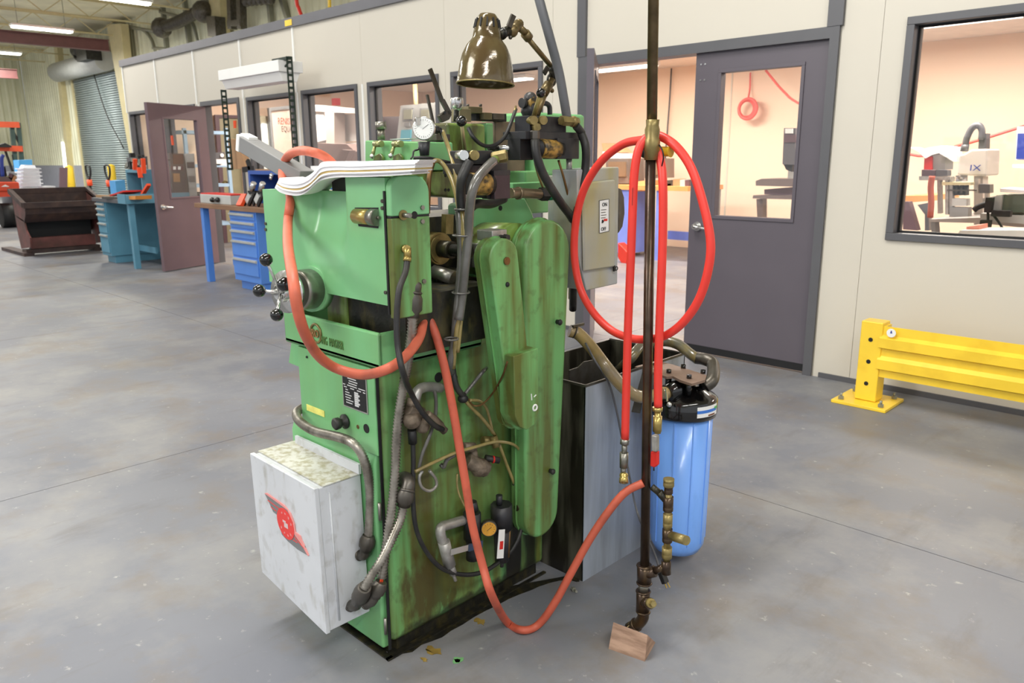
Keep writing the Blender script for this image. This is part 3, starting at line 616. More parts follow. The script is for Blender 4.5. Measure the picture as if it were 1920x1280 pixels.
# things on the blue bench
m = MB().box((-8.84, 3.92, .90), (-8.10, 4.12, 1.0)); t = thing('gauge_case', (-8.5, 4.0, .9), 'long gray case with red lid edge lying on the wooden bench top', 'case')
part('case_body', m, LGRAY, t, bevel=.006); part('lid_edge', MB().box((-8.84, 3.93, 1.0), (-8.1, 4.12, 1.012)), REDP, t)
part('lens', MB().ball((-8.49, 3.90, .945), .03, 10).ball((-8.36, 3.90, .95), .03, 10).cyl((-8.49, 3.9, .945), (-8.36, 3.9, .95), .015), GLOSSBLK, t)
m = MB().beam(PY(449, 386, 3.88), PY(459, 365, 3.96), .07, .04); solo('orange_clip', m, ORANGE, 'fluorescent orange clip handle leaning beside the two toggle clamps', 'clip')
for k, px in enumerate((470, 487)):
    t = thing('toggle_clamp', PY(px, 386, 3.95), 'black toggle clamp with silver knob on the blue bench, ' + ('left one, by the orange clip' if k == 0 else 'right one'), 'clamp', 'toggle clamps on the bench')
    c = PY(px - 3, 386, 3.95)
    part('frame', MB().beam(c, PY(px + 8, 360, 3.95), .02, .03).beam(PY(px - 12, 384, 3.95), PY(px - 2, 360, 3.95), .02, .03).beam(PY(px - 4, 360, 3.95), PY(px + 10, 360, 3.95), .02, .03), HARDBLK, t)
    part('window_plate', MB().beam(PY(px - 5, 378, 3.96), PY(px + 1, 365, 3.96), .05, .06), LGRAY, t)
    part('knob', MB().cyl(PY(px + 2, 356, 3.93), PY(px + 6, 343, 3.93), .028), CHROME, t)
m = MB().box((-8.12, 4.25, 1.26), (-7.3, 4.5, 1.275)).box((-7.2, 4.22, 1.26), (-6.9, 4.4, 1.27)); solo('cardboard_sheet', m, TAN, 'tan cardboard sheets lying on the blue riser shelf', 'cardboard')
m = MB().beam(PY(470, 318, 4.3), PY(464, 300, 4.3), .03, .05).beam(PY(456, 318, 4.3), PY(474, 316, 4.3), .03, .06); solo('staple_gun', m, HARDBLK, 'small black hand tool standing on the blue riser shelf', 'tool')
m = MB().prism([PY(427, 260, 4.4), PY(446, 264, 4.4), PY(460, 316, 4.4), PY(433, 317, 4.4)], (0, .08, 0)); solo('plastic_bag', m, TAN, 'brownish clear plastic bag hanging beside the left slotted post', 'bag')
m = MB().box((-6.9, 4.2, 1.26), (-6.62, 4.4, 1.31)); solo('white_card', m, PAPER, 'pale card at the right end of the blue riser shelf', 'card')
solo('orange_tag', MB().prism([PY(437, 226, W - .01), PY(442, 226, W - .01), PY(442, 240, W - .01), PY(438, 240, W - .01)], (0, .009, 0)), ORANGE, 'small orange tag hanging beside the slotted post', 'tag')
solo('pull_knob', MB().cyl(PY(508, 334, 4.18), PY(510, 326, 4.18), .02).ball(PY(508, 334, 4.17), .018, 8), CHROME, 'small chrome knob hanging from the riser shelf front', 'knob')
# things on the teal bench
m = MB()
for k, (px, py) in enumerate(((193, 368), (205, 371), (216, 366))):
    c = PZ(px, py, .902); solo('hand_tool', MB().beam(c + Vector((-.2, 0, 0)), c + Vector((.15, .08, 0)), .06, .03), [TAN, DARKSTEEL, GALV][k], ['small tan tool at the left end of the teal bench', 'small dark steel tool lying on the teal bench', 'small gray tool at the back of the teal bench'][k], 'tool', 'hand tools on the teal bench')
solo('parts_tray', MB().prism([PY(221, 368, 3.72), PY(254, 367, 3.72), PY(254, 374, 3.72), PY(222, 374, 3.72)], (0, .2, 0)), M('tray_amber', (214, 140, 60), .5), 'amber parts tray on the front edge of the teal bench', 'tray')
solo('red_folder', MB().beam(PY(224, 366, 3.95), PY(249, 358, 3.95), .25, .02), REDP, 'red folder lying on the teal bench', 'folder')
for px, py, px2, py2, lb in ((253, 298, 253, 318, 'leftmost orange tag hanging above the teal shelf'), (268, 297, 270, 325, 'orange tag right beside the open plum door edge'), (260, 314, 264, 333, 'orange tag hanging over the front of the teal riser shelf'), (267, 365, 279, 346, 'orange tag leaning inside the teal riser shelf')):
    solo('hang_tag', MB().beam(PY(px, py, 4.03), PY(px2, py2, 4.03), .05, .03), ORANGE, lb, 'tag', 'orange tags on the teal bench')
t = thing('fixture_rack', PY(257, 320, 4.3), 'dark fixture rack with studs standing on the teal riser shelf', 'rack')
part('back_plate', MB().prism([PY(237, 295, 4.5), PY(272, 293, 4.5), PY(274, 320, 4.5), PY(240, 321, 4.5)], (0, .03, 0)), DGRAY, t)
R_ = random.Random(3)
for k in range(26): part('stud', MB().cbox(PY(R_.uniform(237, 272), R_.uniform(290, 318), 4.4), (R_.uniform(.015, .035),) * 3), [HARDBLK, CHROME, DARKSTEEL, GALV][k % 4], t)
# hall end: bollards, jacks, rack, totes
for k, (px, pt) in enumerate(((133, 311), (211, 309))):
    c = PZ(px + 5, 381 - k * 5); top = PY(px, pt, c.y)
    solo('bollard', MB().lathe([(.13, 0), (.13, top.z - .05), (.1, top.z), (.001, top.z + .03)], (c.x, c.y, 0), seg=14), YEL, ['yellow steel bollard left of the roll-up door, behind the hopper', 'yellow steel bollard right of the roll-up door by the teal bench'][k], 'bollard', 'bollards by the roll-up door')
for k, (px, lb) in enumerate(((165, 'black pallet jack handle standing left, in front of the roll-up door'), (201, 'black pallet jack handle standing beside the right yellow bollard'))):
    Yj = 7.4; c = PY(px, 318, Yj); g0 = PZ(px + 10, 396); t = thing('pallet_jack', (PY(px + 8, 380, Yj).x, Yj, 0), lb, 'pallet jack', 'pallet jacks by the roll-up door')
    part('handle', MB().tube([c + Vector((0, 0, .12)), c + Vector((-.17, 0, .08)), c + Vector((-.15, 0, -.12)), c + Vector((0, 0, -.25)), c + Vector((.15, 0, -.12)), c + Vector((.17, 0, .08)), c + Vector((0, 0, .12))], .025, seg=6), HARDBLK, t)
    bt = PY(px + 8, 380, Yj); bt.z = .2
    part('handle_shaft', MB().cyl(c + Vector((0, 0, -.25)), bt, .035, seg=8), HARDBLK, t)
    part('grip_sleeve', MB().cyl(c + Vector((0.0, 0, -.27)), c.lerp(bt, .45), .07, seg=8), ORANGE, t)
    part('pump_base', MB().cbox((bt.x, Yj, .2), (.18, .15, .18)), ORANGE, t)
solo('cleaning_machine', ground(MB().prism([PX(216, 339, -15), PX(234, 337, -15), PX(235, 358, -15), PX(218, 360, -15)], (-.3, 0, 0))), SKYB, 'bright blue box behind the left end of the teal riser shelf', 'box')
def trix(pts, x, d=.03): return MB().prism([PX(p_, q_, x) for p_, q_ in pts], (-d, 0, 0))
rk = thing('pallet_rack', (-25, PX(35, 370, -25).y, 0), 'pallet rack with orange beams and dark uprights at the left edge', 'rack')
Xr = -25.0
for (px0, py0, px1, py1) in ((22, 236, 34, 370), (34, 230, 46, 370)):
    a_, b_ = PX(px0, py0, Xr), PX(px1, py1, Xr); b_ = Vector((Xr, b_.y, 0)); part('upright', MB().beam(a_, b_, .1, .1), M('rack_green', (60, 84, 80), .5), rk)
for (a0, b0, a1, b1) in ((-60, 232, 36, 234), (-60, 276, 42, 279)): part('beam', MB().beam(PX(a0, b0, Xr + .1), PX(a1, b1, Xr + .1), .08, .15), M('rack_orange', (214, 84, 48), .5), rk)
for (a0, b0, a1, b1) in ((24, 245, 40, 276), (10, 283, 30, 340), (24, 290, 34, 350)): part('brace', MB().beam(PX(a0, b0, Xr), PX(a1, b1, Xr), .07, .05), HARDBLK, rk)
solo('rack_load', trix([(-4, 273), (10, 268), (22, 274), (22, 276), (-4, 276)], Xr + .3, .3), HARDBLK, 'black bundle lying on the middle orange rack beam', 'bundle')
Xs = -19.5; t = thing('floor_scrubber', (Xs, PX(15, 380, Xs).y, 0), 'orange-red ride-on floor machine at the left edge behind the hopper', 'floor machine')
so = M('scrubber_orange', (216, 78, 52), .35)
part('body_shell', trix([(-60, 341), (36, 341), (38, 358), (-60, 360)], Xs, 1.2), so, t, bevel=.03)
part('deck', trix([(-60, 332), (14, 331), (24, 341), (-60, 341)], Xs - .2, .9), DGRAY, t)
part('skirt', trix([(-60, 358), (34, 357), (26, 368), (-60, 372)], Xs - .05, 1.1), so, t)
for px in (11, -40):
    c_ = PX(px, 376, Xs - .1); part('wheel', MB().cyl(Vector((c_.x, c_.y - .14, .26)), Vector((c_.x, c_.y + .14, .26)), .26), HARDBLK, t)
part('badge', trix([(2, 350), (10, 346), (18, 350)], Xs + .01, .012), WHITE, t)
part('steering_post', MB().tube([PX(5, 332, Xs - .4), PX(3, 300, Xs - .4), PX(6, 290, Xs - .4)], .04, seg=6), NAVY, t)
part('seat', trix([(-20, 316), (10, 312), (14, 332), (-20, 332)], Xs - .6, .5), HARDBLK, t)
for k, (q0, q1, mt) in enumerate(((16, 22, MAROON), (22, 28, TAN), (12, 17, YELO))): part('hand_brush', MB().beam(PX(q0, 340, Xs - .3), PX(q1, 326 + 3 * k, Xs - .3), .08, .08), mt, t)
Xt = -20.5
lv = [386, 379, 372, 365, 358, 350, 343, 336, 329, 322]
lbs = ['lowest, almost hidden behind the hopper rim', 'second from the bottom', 'third from the bottom', 'fourth from the bottom', 'fifth from the bottom', 'sixth from the bottom', 'fourth from the top', 'third from the top', 'second from the top', 'topmost of the nested ones']
for k, yy in enumerate(lv):
    l_, r_ = 38 + k * .5, 84 - k * .9
    z0_, z1_ = PX(60, yy, Xt).z, PX(60, yy - 7, Xt).z; ya, yb2 = PX(l_, yy, Xt).y, PX(r_, yy, Xt).y; h = z1_ - z0_
    if k == 0: z0_ = 0
    solo('tote', MB().box((Xt - .5, ya + .02, z0_ + .002), (Xt, yb2 - .02, z1_ - h * .3)).box((Xt - .52, ya - .02, z1_ - h * .3), (Xt + .02, yb2 + .02, z1_ - .002)), TOTE, 'white plastic tote in the stack behind the hopper, ' + lbs[k], 'tote', 'stacked white totes')
solo('white_tote_lid', trix([(43, 315), (68, 315), (65, 309.5), (46, 309)], Xt - .1, .3), TOTE, 'white lid on top of the stack of totes', 'tub')  # lid lying on the topmost tote
solo('white_pallet', ground(trix([(80, 349), (104, 349), (104, 372), (80, 372)], -20.2, .4)), TOTE, 'flat white plastic crate right of the tote stack', 'crate')
solo('blue_bin', ground(trix([(35, 300), (60, 299), (58, 345), (38, 345)], -22.5, .5)), SKYB, 'sky blue bin standing behind the white totes', 'bin')
solo('dark_drum', MB().cyl(Vector((-22, PX(34, 378, -22).y, 0)), Vector((-22, PX(34, 378, -22).y, 1.15)), .33), DGRAY, 'dark gray drum behind the white totes', 'drum')
solo('leaning_panel', ground(trix([(112, 314), (127, 314), (121, 352), (106, 352)], -27, .05)), MAROON, 'dark panel leaning upright beside the left bollard', 'panel')
# ---------------- inside the offices ----------------
YB_ = 10.5
def tri(pts, y, d=.03): return MB().prism([PY(a, b, y) for a, b in pts], (0, d, 0))
# left office seen through door 1 and the windows beside it
Xq = -12.1; t = thing('wire_shelf', (Xq, PX(412, 300, Xq).y, 0), 'pale blue shelf unit in the left office, seen through the doorway', 'shelf')
pbs = M('pale_blue_shelf', (150, 180, 206), .5)
for px in (346, 424):
    p_ = PX(px, 240, Xq); part('upright', MB().box((Xq - .05, p_.y - .025, 0), (Xq, p_.y + .025, p_.z)), pbs, t)
ya_, yb2 = PX(346, 300, Xq).y, PX(426, 300, Xq).y
for py in (249, 311, 348, 421): z_ = PX(400, py, Xq).z; part('shelf', MB().box((Xq - .45, ya_, z_ - .02), (Xq, yb2, z_ + .03)), pbs, t)
solo('test_instrument', trix([(399, 286), (421, 285), (421, 297.5), (400, 298)], Xq, .3), DGRAY, 'dark-faced instrument with white dial on top of the white boxes on the shelf', 'instrument')
solo('instrument_dial', MB().cyl(PX(416, 291, Xq + .01), PX(416, 291, Xq + .01) + EX * .01, .03), WHITE, 'small round white dial of the dark-faced instrument', 'dial')
solo('white_cabinet', trix([(397, 299), (424, 298), (425, 310), (398, 310)], Xq, .35), WHITE, 'white box on the second pale blue shelf', 'box')
solo('brass_valve', MB().ball(PX(422, 343, Xq - .1), .04, 8).cyl(PX(418, 344, Xq - .1), PX(427, 344, Xq - .1), .03), BRASS, 'brass valve body on the third pale blue shelf', 'valve')
Xw = -12.86; t = thing('inner_door', (Xw, PX(425, 300, Xw).y, 0), 'brown-framed olive glazed inner door on the end wall of the left office', 'door')
part('door_frame', ground(trix([(403, 215), (446, 216), (446, 222), (411, 221), (416, 330), (409, 330)], Xw + .03, .05)), MAROON, t)
part('door_leaf', ground(trix([(411, 221), (446, 222), (452, 330), (416, 330)], Xw, .03)), M('olive_glass', (150, 144, 116), .4), t)
Xc = -10.56
def onbench(mb):
    zs = [v.z for v in mb.v]; mid = (min(zs) + max(zs)) / 2
    for v in mb.v:
        if v.z < mid: v.z = .886
    return mb
t = thing('relay_cabinet', (Xc, PX(330, 340, Xc).y, .886), 'dark control unit with white sockets on the teal bench, seen through the plum door glass', 'control unit')
part('cabinet_body', onbench(trix([(318, 287), (344, 288), (354, 364), (324, 366)], Xc, .25)), DGRAY, t)
part('top_panel', trix([(324, 289), (343, 289), (344, 308), (325, 308)], Xc + .008, .01), M('brown_panel', (96, 72, 64), .5), t)
part('socket_plate', trix([(321, 311), (343, 310), (344, 319), (322, 320)], Xc + .01, .012), MAROON, t)
for q in (325, 334): part('socket', trix([(q, 312), (q + 5, 312), (q + 5, 318), (q, 318)], Xc + .016, .01), WHITE, t)
part('meter', trix([(325, 325), (337, 325), (338, 341), (326, 341)], Xc + .014, .012), TAN, t)
for px, py in ((322, 254), (310, 285), (314, 350)): part('orange_tag', MB().beam(PX(px, py, Xc + .03), PX(px + 2, py + 18, Xc + .03), .035, .02), ORANGE, t)
part('tag_post', MB().beam(PX(323, 289, Xc), PX(321, 250, Xc), .012, .012).beam(PX(312, 300, Xc + .02), PX(318, 300, Xc + .02), .01, .01), HARDBLK, t)
t = thing('storage_drawers', (Xc, PX(358, 340, Xc).y, .886), 'light gray parts drawers seen at the right of the plum door glass', 'drawers')
part('drawer_case', onbench(trix([(346, 288), (364, 288), (369, 358), (355, 360)], Xc - .02, .2)), LGRAY, t)
for k in range(5): part('drawer_front', trix([(349 + k * 1.3, 291 + k * 13), (363 + k * .8, 291 + k * 13), (364 + k * .8, 302 + k * 13), (350 + k * 1.3, 302 + k * 13)], Xc - .012, .012), [LGRAY, DGRAY, LGRAY, MGRAY, LGRAY][k], t)
# window 1 : booth with lettering, brown glass and white sheet
Xb = -12.2
t = thing('measuring_booth', (Xb, PX(530, 300, Xb).y, 0), 'pale booth door with red and black lettering behind the first bench window', 'booth')
part('booth_panel', ground(trix([(507, 205), (562, 201), (570, 330), (518, 330)], Xb, .05)), M('booth_pink', (222, 200, 186), .5), t)
part('booth_frame', trix([(504, 202), (562, 196), (562, 202), (509, 208), (519, 330), (515, 330)], Xb + .05, .06), MGRAY, t)
text('lettering', 'RENISHAW', .155, PX(521, 233, Xb + .004), EY, EZ, M('sign_red', (196, 66, 44), .5), t, sx=.56)
text('lettering', 'EQUATOR', .135, PX(528, 247, Xb + .004), EY, EZ, M('sign_brown', (70, 56, 50), .5), t, sx=.56)
solo('brown_booth_window', ground(trix([(476, 216), (504, 218), (514, 320), (492, 322)], Xb - .1, .04)), M('olive_glass2', (150, 142, 120), .5), 'olive tinted panel left of the lettered booth door', 'panel')
solo('white_screen', ground(trix([(486, 236), (492, 231), (504, 232), (512, 320), (496, 320), (492, 270)], Xb - .06, .03)), M('pale_green_white', (226, 232, 224), .5), 'white sheet hanging in front of the olive panel', 'sheet')
# window 2: coordinate measuring machine
t = thing('measuring_machine', (-9.5, 8, 0), 'large pale measuring machine with gray column behind the window above the pink hose', 'machine')
Yv = 7.0
part('gantry_beam', tri([(583, 196), (672, 205), (672, 213), (583, 208)], Yv, .25), LGRAY, t)
part('column', tri([(609, 208), (626, 208), (628, 300), (613, 300)], Yv, .2), M('column_taupe', (176, 164, 156), .5), t)
part('table_guard', tri([(585, 212), (607, 211), (611, 262), (588, 268)], Yv + .05, .2), M('guard_white', (240, 236, 232), .5), t)
part('table_guard', tri([(629, 214), (674, 214), (680, 264), (630, 266)], Yv + .3, .05), MATS['guard_white'], t)
part('table_guard', tri([(629, 268), (680, 267), (682, 300), (630, 302)], Yv + .3, .05), MATS['guard_white'], t)
part('base_cabinet', tri([(583, 272), (590, 268), (650, 270), (666, 284), (655, 310), (583, 310)], Yv - .3, .4), M('fixture_taupe', (150, 128, 122), .5), t)
part('foot', tri([(640, 280), (656, 282), (646, 305), (626, 305)], Yv - .4, .1), MATS['fixture_taupe'], t)
solo('warning_lamp', MB().cbox(PY(630, 191, 8), (.06, .05, .06)), REDP, 'small red lamp on top of the pale measuring machine', 'lamp')
# window 3: control console
t = thing('control_console', (-8.2, 7, 0), 'gray control console with two screens behind the window left of the lamp shade', 'console')
Yv = 7.2
part('console_body', tri([(751, 198), (817, 192), (822, 280), (742, 276)], Yv, .5), M('console_gray', (176, 178, 176), .45), t)
for px in (757, 789): part('screen', tri([(px, 206), (px + 15, 205), (px + 15, 223), (px - 1, 224)], Yv - .02, .03), M('screen_olive', (150, 150, 130), .4), t, None, 0); part('screen_bezel', tri([(px - 2, 203), (px + 18, 202), (px + 17, 226), (px - 3, 227)], Yv - .01, .02), MGRAY, t)
part('label_plate', tri([(758, 230), (768, 229), (768, 237), (757, 237)], Yv - .02, .03), MGRAY, t)
part('key_panel', tri([(752, 244), (770, 243), (769, 266), (750, 266)], Yv - .02, .03), M('key_teal', (90, 170, 190), .5), t)
solo('machine_guard', tri([(706, 219), (750, 218), (742, 276), (706, 276)], 7.4, .3), M('guard_plum', (96, 84, 84), .4), 'dark plum machine enclosure left of the gray control console', 'enclosure')
solo('supply_pipe', MB().tube([PY(778, 158, 7.6), PY(780, 198, 7.6)], .035, seg=8), M('yellow_pipe', (236, 214, 160), .5), 'cream pipe rising from the console to the ceiling', 'pipe')
# double door: orange-topped bench, monitors
t = thing('maple_bench', (-6.6, 9.2, 0), 'long maple-topped bench with lavender blue legs in the office behind the double door', 'bench')
Yv = 8.9
zb = 1.0
part('bench_top', MB().box((PY(1080, 370, Yv).x, Yv, zb - .06), (PY(1290, 350, Yv).x, Yv + .9, zb)), ORANGEW, t)
part('pedestal', MB().box((PY(1140, 400, Yv).x, Yv + .03, 0.05), (PY(1176, 400, Yv).x, Yv + .62, zb - .06)), LAVEN, t)
part('leg', MB().box((PY(1227, 400, Yv).x, Yv + .03, 0), (PY(1238, 400, Yv).x, Yv + .12, zb - .06)), LAVEN, t)
part('back_board', MB().box((PY(1243, 400, Yv).x, Yv + .85, .55), (PY(1284, 400, Yv).x, Yv + .9, zb - .06)), MGRAY, t)
part('foot_rail', MB().box((PY(1200, 400, Yv).x, Yv + .7, .22), (PY(1286, 400, Yv).x, Yv + .76, .34)), LAVEN, t)
def onb(px, w_, h, d, y=9.1, mat=WHITE, nm='box', lb='', cat='box', grp=None):
    c = PY(px, 300, y); return solo(nm, MB().box((c.x, y, zb), (c.x + w_, y + d, zb + h)), mat, lb, cat, grp)
t = thing('crt_monitor', (PY(1150, 300, 9.2).x, 9.2, zb), 'gray boxy monitor with taupe screen on the maple bench beside the switch box', 'monitor')
part('casing', tri([(1136, 297), (1178, 297), (1178, 344), (1136, 344)], 9.2, .4), M('taupe_case', (112, 102, 96), .5), t)
part('screen', tri([(1140, 303), (1172, 303), (1172, 331), (1140, 331)], 9.17, .04), M('taupe_screen', (128, 106, 84), .3), t)
t = thing('crt_monitor', (PY(1220, 300, 9.2).x, 9.2, zb), 'second boxy monitor on the maple bench, mostly behind the pipe', 'monitor')
part('casing', tri([(1207, 297), (1234, 297), (1234, 334), (1207, 334)], 9.2, .4), MATS['taupe_case'], t)
part('screen', tri([(1210, 301), (1231, 301), (1231, 328), (1210, 328)], 9.17, .04), MATS['taupe_screen'], t)
solo('paper_box', tri([(1130, 284), (1164, 288), (1164, 297), (1130, 297)], 9.3, .4), WHITE, 'white box standing on top of the gray boxy monitor', 'box')
solo('orange_carton', tri([(1128, 268), (1146, 270), (1164, 286), (1130, 284)], 9.35, .3), M('carton_orange', (226, 150, 112), .6), 'orange carton on the white box above the boxy monitor', 'carton')
solo('orange_tray', tri([(1195, 340), (1214, 338), (1214, 358), (1195, 359)], 9.05, .3), M('tray_orange', (236, 168, 116), .5), 'flat orange tray on the maple bench left of the pipe', 'tray')
for k, (a_, b_, c_, d_, mt, lb) in enumerate(((1250, 338, 1262, 349, DARKSTEEL, 'small dark fitting leftmost among the bits on the maple bench'), (1262, 336, 1275, 350, TAN, 'small tan box among the bits on the maple bench'), (1275, 337, 1284, 350, LGRAY, 'small pale box among the bits on the maple bench'), (1284, 338, 1292, 349, MAROON, 'small maroon box at the right end of the maple bench'), (1246, 345, 1258, 352, M('tray_orange', (236, 168, 116)), 'low orange tray right of the pipe on the maple bench'))):
    solo('bench_item', tri([(a_, b_), (c_, b_ - 1), (c_, d_), (a_, d_)], 9.0, .15), mt, lb, 'box', 'bits on the maple bench')
t = thing('red_bottle_jack', PZ(1170, 490), 'red floor jack standing on the office floor beside the lavender bench', 'jack')
part('jack_body', tri([(1158, 455), (1166, 462), (1178, 475), (1176, 495), (1166, 496), (1158, 482)], 8.4, .15), M('jack_red', (196, 52, 40), .4), t, bevel=.01)
solo('wall_cable', MB().tube([PY(1259, 128, 10.5), PY(1256, 180, 10.5), PY(1252, 235, 10.5), PY(1247, 300, 10.5)], .012, seg=5), DGRAY, 'thin dark cable hanging down the peach back wall', 'cable')
t = thing('coiled_air_hose', PY(1402, 204, 10.3), 'pink-red coiled hose hanging on the back wall behind the door window', 'hose')
for k in range(3): part('coil', MB().torus(PY(1402 - k, 204, 10.35 + .03 * k), EY, .135 - .01 * k, .022, 28, 8), M('coil_pink', (226, 92, 84), .45), t)
part('feed_line', MB().tube([PY(1407, 136, 10.5), PY(1406, 165, 10.5), PY(1403, 184, 10.4)], .012, seg=6), MATS['coil_pink'], t)
solo('ceiling_air_line', MB().tube([PY(1436, 132, 10.2), PY(1470, 172, 10), PY(1510, 200, 9.8), PY(1700, 288, 9.6), PY(1800, 272, 9.6), PY(1925, 235, 9.6)], .016, seg=6), MATS['coil_pink'], 'long pink-red air line sagging across the peach back wall', 'hose')
# microscope-like measuring stand behind the door window
t = thing('inspection_machine', (PY(1480, 340, 8.3).x, 8.3, 0), 'dark column inspection machine behind the right part of the door window', 'machine')
Yv = 8.2
part('column_head', tri([(1470, 240), (1492, 240), (1490, 309), (1467, 308)], Yv, .3), M('head_graphite', (92, 92, 98), .4), t)
part('badge', tri([(1472, 241), (1486, 241), (1486, 250), (1472, 250)], Yv - .02, .03), WHITE, t)
part('badge', tri([(1470, 252), (1492, 252), (1492, 267), (1470, 267)], Yv - .02, .03), MAROON, t)
part('lens_turret', tri([(1469, 308), (1486, 308), (1484, 322), (1474, 318)], Yv + .05, .1), HARDBLK, t)
part('column_back', tri([(1478, 309), (1492, 309), (1490, 345), (1476, 345)], Yv + .2, .15), LGRAY, t)
part('stage', tri([(1417, 339), (1428, 335), (1492, 335), (1490, 350), (1417, 348)], Yv - .1, .4), M('stage_taupe', (110, 98, 96), .4), t)
part('base', tri([(1433, 355), (1490, 350), (1490, 366), (1433, 364)], Yv, .3), M('base_plum', (104, 84, 96), .4), t)
solo('stone_table', MB().add(tri([(1412, 366), (1492, 366), (1492, 374), (1411, 372)], Yv - .1, .5).v, [(0, 1, 2, 3)] and tri([(1412, 366), (1492, 366), (1492, 374), (1411, 372)], Yv - .1, .5).f).prism([PY(1418, 373, Yv), PY(1430, 373, Yv), PY(1430, 412, Yv), PY(1420, 412, Yv)], (0, .1, 0)), M('stage_taupe', (110, 98, 96)), 'dark taupe table under the inspection machine', 'table')
# window right of the double door: assembly cell
Yv = 6.6
t = thing('scara_robot', (PY(1820, 330, Yv).x, Yv, .9), 'pale gray robot head with dark cable loop and blue letters IX', 'robot')
part('head_cover', tri([(1798, 290), (1808, 288), (1822, 280), (1852, 279), (1850, 330), (1794, 328)], Yv, .35), M('robot_white', (212, 206, 200), .4), t, bevel=.015)
text('lettering', 'IX', .062, PY(1817, 320, Yv - .004), EX, EZ, NAVY, t, sx=1.3)
part('cable_loop', MB().tube([PY(1810, 272, Yv + .1), PY(1813, 258, Yv + .1), PY(1822, 241, Yv + .1), PY(1834, 235, Yv + .1), PY(1841, 244, Yv + .1), PY(1840, 262, Yv + .1)], .024, seg=8), DGRAY, t)
part('cable_gland', MB().cyl(PY(1810, 271, Yv + .1), PY(1808, 284, Yv + .1), .028).prism([PY(1836, 252, Yv + .1), PY(1850, 250, Yv + .1), PY(1849, 279, Yv + .1), PY(1834, 279, Yv + .1)], (0, .1, 0)), DGRAY, t)
part('spindle', MB().cyl(PY(1803, 328, Yv + .1), PY(1803, 340, Yv + .1), .04), CHROME, t)
part('column', tri([(1826, 330), (1843, 331), (1843, 425), (1826, 424)], Yv + .2, .15), M('robot_white', (212, 206, 200)), t)
t = thing('assembly_station', (PY(1790, 400, Yv).x, Yv, 0), 'aluminium profile assembly station with plates behind the large window', 'station')
for a_, b_, c_, d_ in ((1757, 330, 1764, 400), (1772, 335, 1778, 402), (1780, 332, 1786, 402), (1828, 335, 1834, 362), (1846, 352, 1852, 400)): part('profile_post', tri([(a_, b_), (a_ + 6, b_), (c_ , d_), (c_ - 6, d_)], Yv - .1, .06), ALU, t)
for a_, b_, c_, d_, mt in ((1766, 341, 1820, 347, CREAM), (1785, 372, 1812, 386, LGRAY), (1776, 355, 1830, 358, DARKSTEEL), (1780, 388, 1815, 406, MGRAY), (1836, 345, 1856, 362, DGRAY), (1723, 330, 1782, 338, ALU), (1728, 318, 1752, 330, MAROON), (1755, 318, 1776, 330, DGRAY)): part('plate', tri([(a_, b_), (c_, b_ + 1), (c_, d_), (a_, d_)], Yv - .12, .1), mt, t)
for px in (1793, 1803, 1812): part('probe', MB().cyl(PY(px, 347, Yv - .05), PY(px, 366, Yv - .05), .018, seg=8), DARKSTEEL, t)
part('table_top', tri([(1742, 411), (1835, 408), (1920, 420), (1920, 427), (1835, 418), (1745, 416)], Yv - .35, .9), M('table_gray', (170, 164, 160), .4), t)
part('table_leg', tri([(1745, 416), (1753, 417), (1755, 440), (1747, 440)], Yv - .35, .1), MGRAY, t)
solo('paper_sheet', MB().prism([PY(1706, 276, Yv), PY(1722, 282, Yv), PY(1740, 276, Yv), PY(1762, 273, Yv), PY(1784, 275, Yv), PY(1787, 303, Yv), PY(1776, 296, Yv), PY(1760, 287, Yv), PY(1748, 290, Yv), PY(1735, 297, Yv), PY(1722, 285, Yv)], (0, .25, 0)), PAPER, 'white paper sheet draped over the red and white box', 'paper')
t = thing('carton', PY(1750, 318, Yv), 'white carton with red end standing under the draped paper', 'carton')
part('carton_side', tri([(1748, 288), (1773, 290), (1772, 318), (1748, 318)], Yv + .03, .2), LGRAY, t)
part('red_end', tri([(1733, 296), (1748, 293), (1748, 318), (1732, 318)], Yv + .01, .2), REDP, t)
solo('red_supply_hose', MB().tube([PY(1748, 330, Yv - .2), PY(1745, 350, Yv - .2), PY(1746, 380, Yv - .2), PY(1744, 408, Yv - .2)], .022, seg=8), M('hose_brick', (176, 84, 62), .5), 'brick red hose hanging down left of the assembly station', 'hose')
solo('side_table', tri([(1694, 367), (1750, 366), (1752, 376), (1694, 380)], 8.2, .8), ORANGEW, 'pale wooden table top at the left behind the large window', 'table')
solo('drawing_stand', tri([(1693, 378), (1704, 378), (1720, 432), (1693, 430)], 7.8, .1), MAROON, 'dark plum stand in the lower left corner of the large window', 'stand')
solo('stand_bracket', tri([(1720, 384), (1740, 380), (1742, 432), (1734, 432), (1734, 402)], 7.9, .1), DGRAY, 'dark bracket under the pale wooden table top', 'bracket')
t = thing('bench_instrument', (PY(1890, 390, 6.2).x, 6.2, .8), 'green-gray instrument with clamps at the right edge behind the large window', 'instrument')
Yv = 6.1
part('instrument_body', tri([(1868, 366), (1925, 366), (1925, 398), (1868, 398)], Yv, .4), M('inst_green', (88, 100, 86), .4), t)
part('side_plate', tri([(1842, 372), (1880, 365), (1876, 398), (1845, 396)], Yv - .03, .1), LGRAY, t)
part('clamp_arm', MB().tube([PY(1826, 394, Yv - .1), PY(1834, 388, Yv - .1), PY(1850, 382, Yv - .1)], .02, seg=8).cbox(PY(1855, 384, Yv - .1), (.02, .03, .05)).cbox(PY(1878, 400, Yv - .1), (.055, .03, .02)), HARDBLK, t)
part('base_box', tri([(1838, 400), (1925, 404), (1925, 420), (1838, 414)], Yv, .4), LGRAY, t)
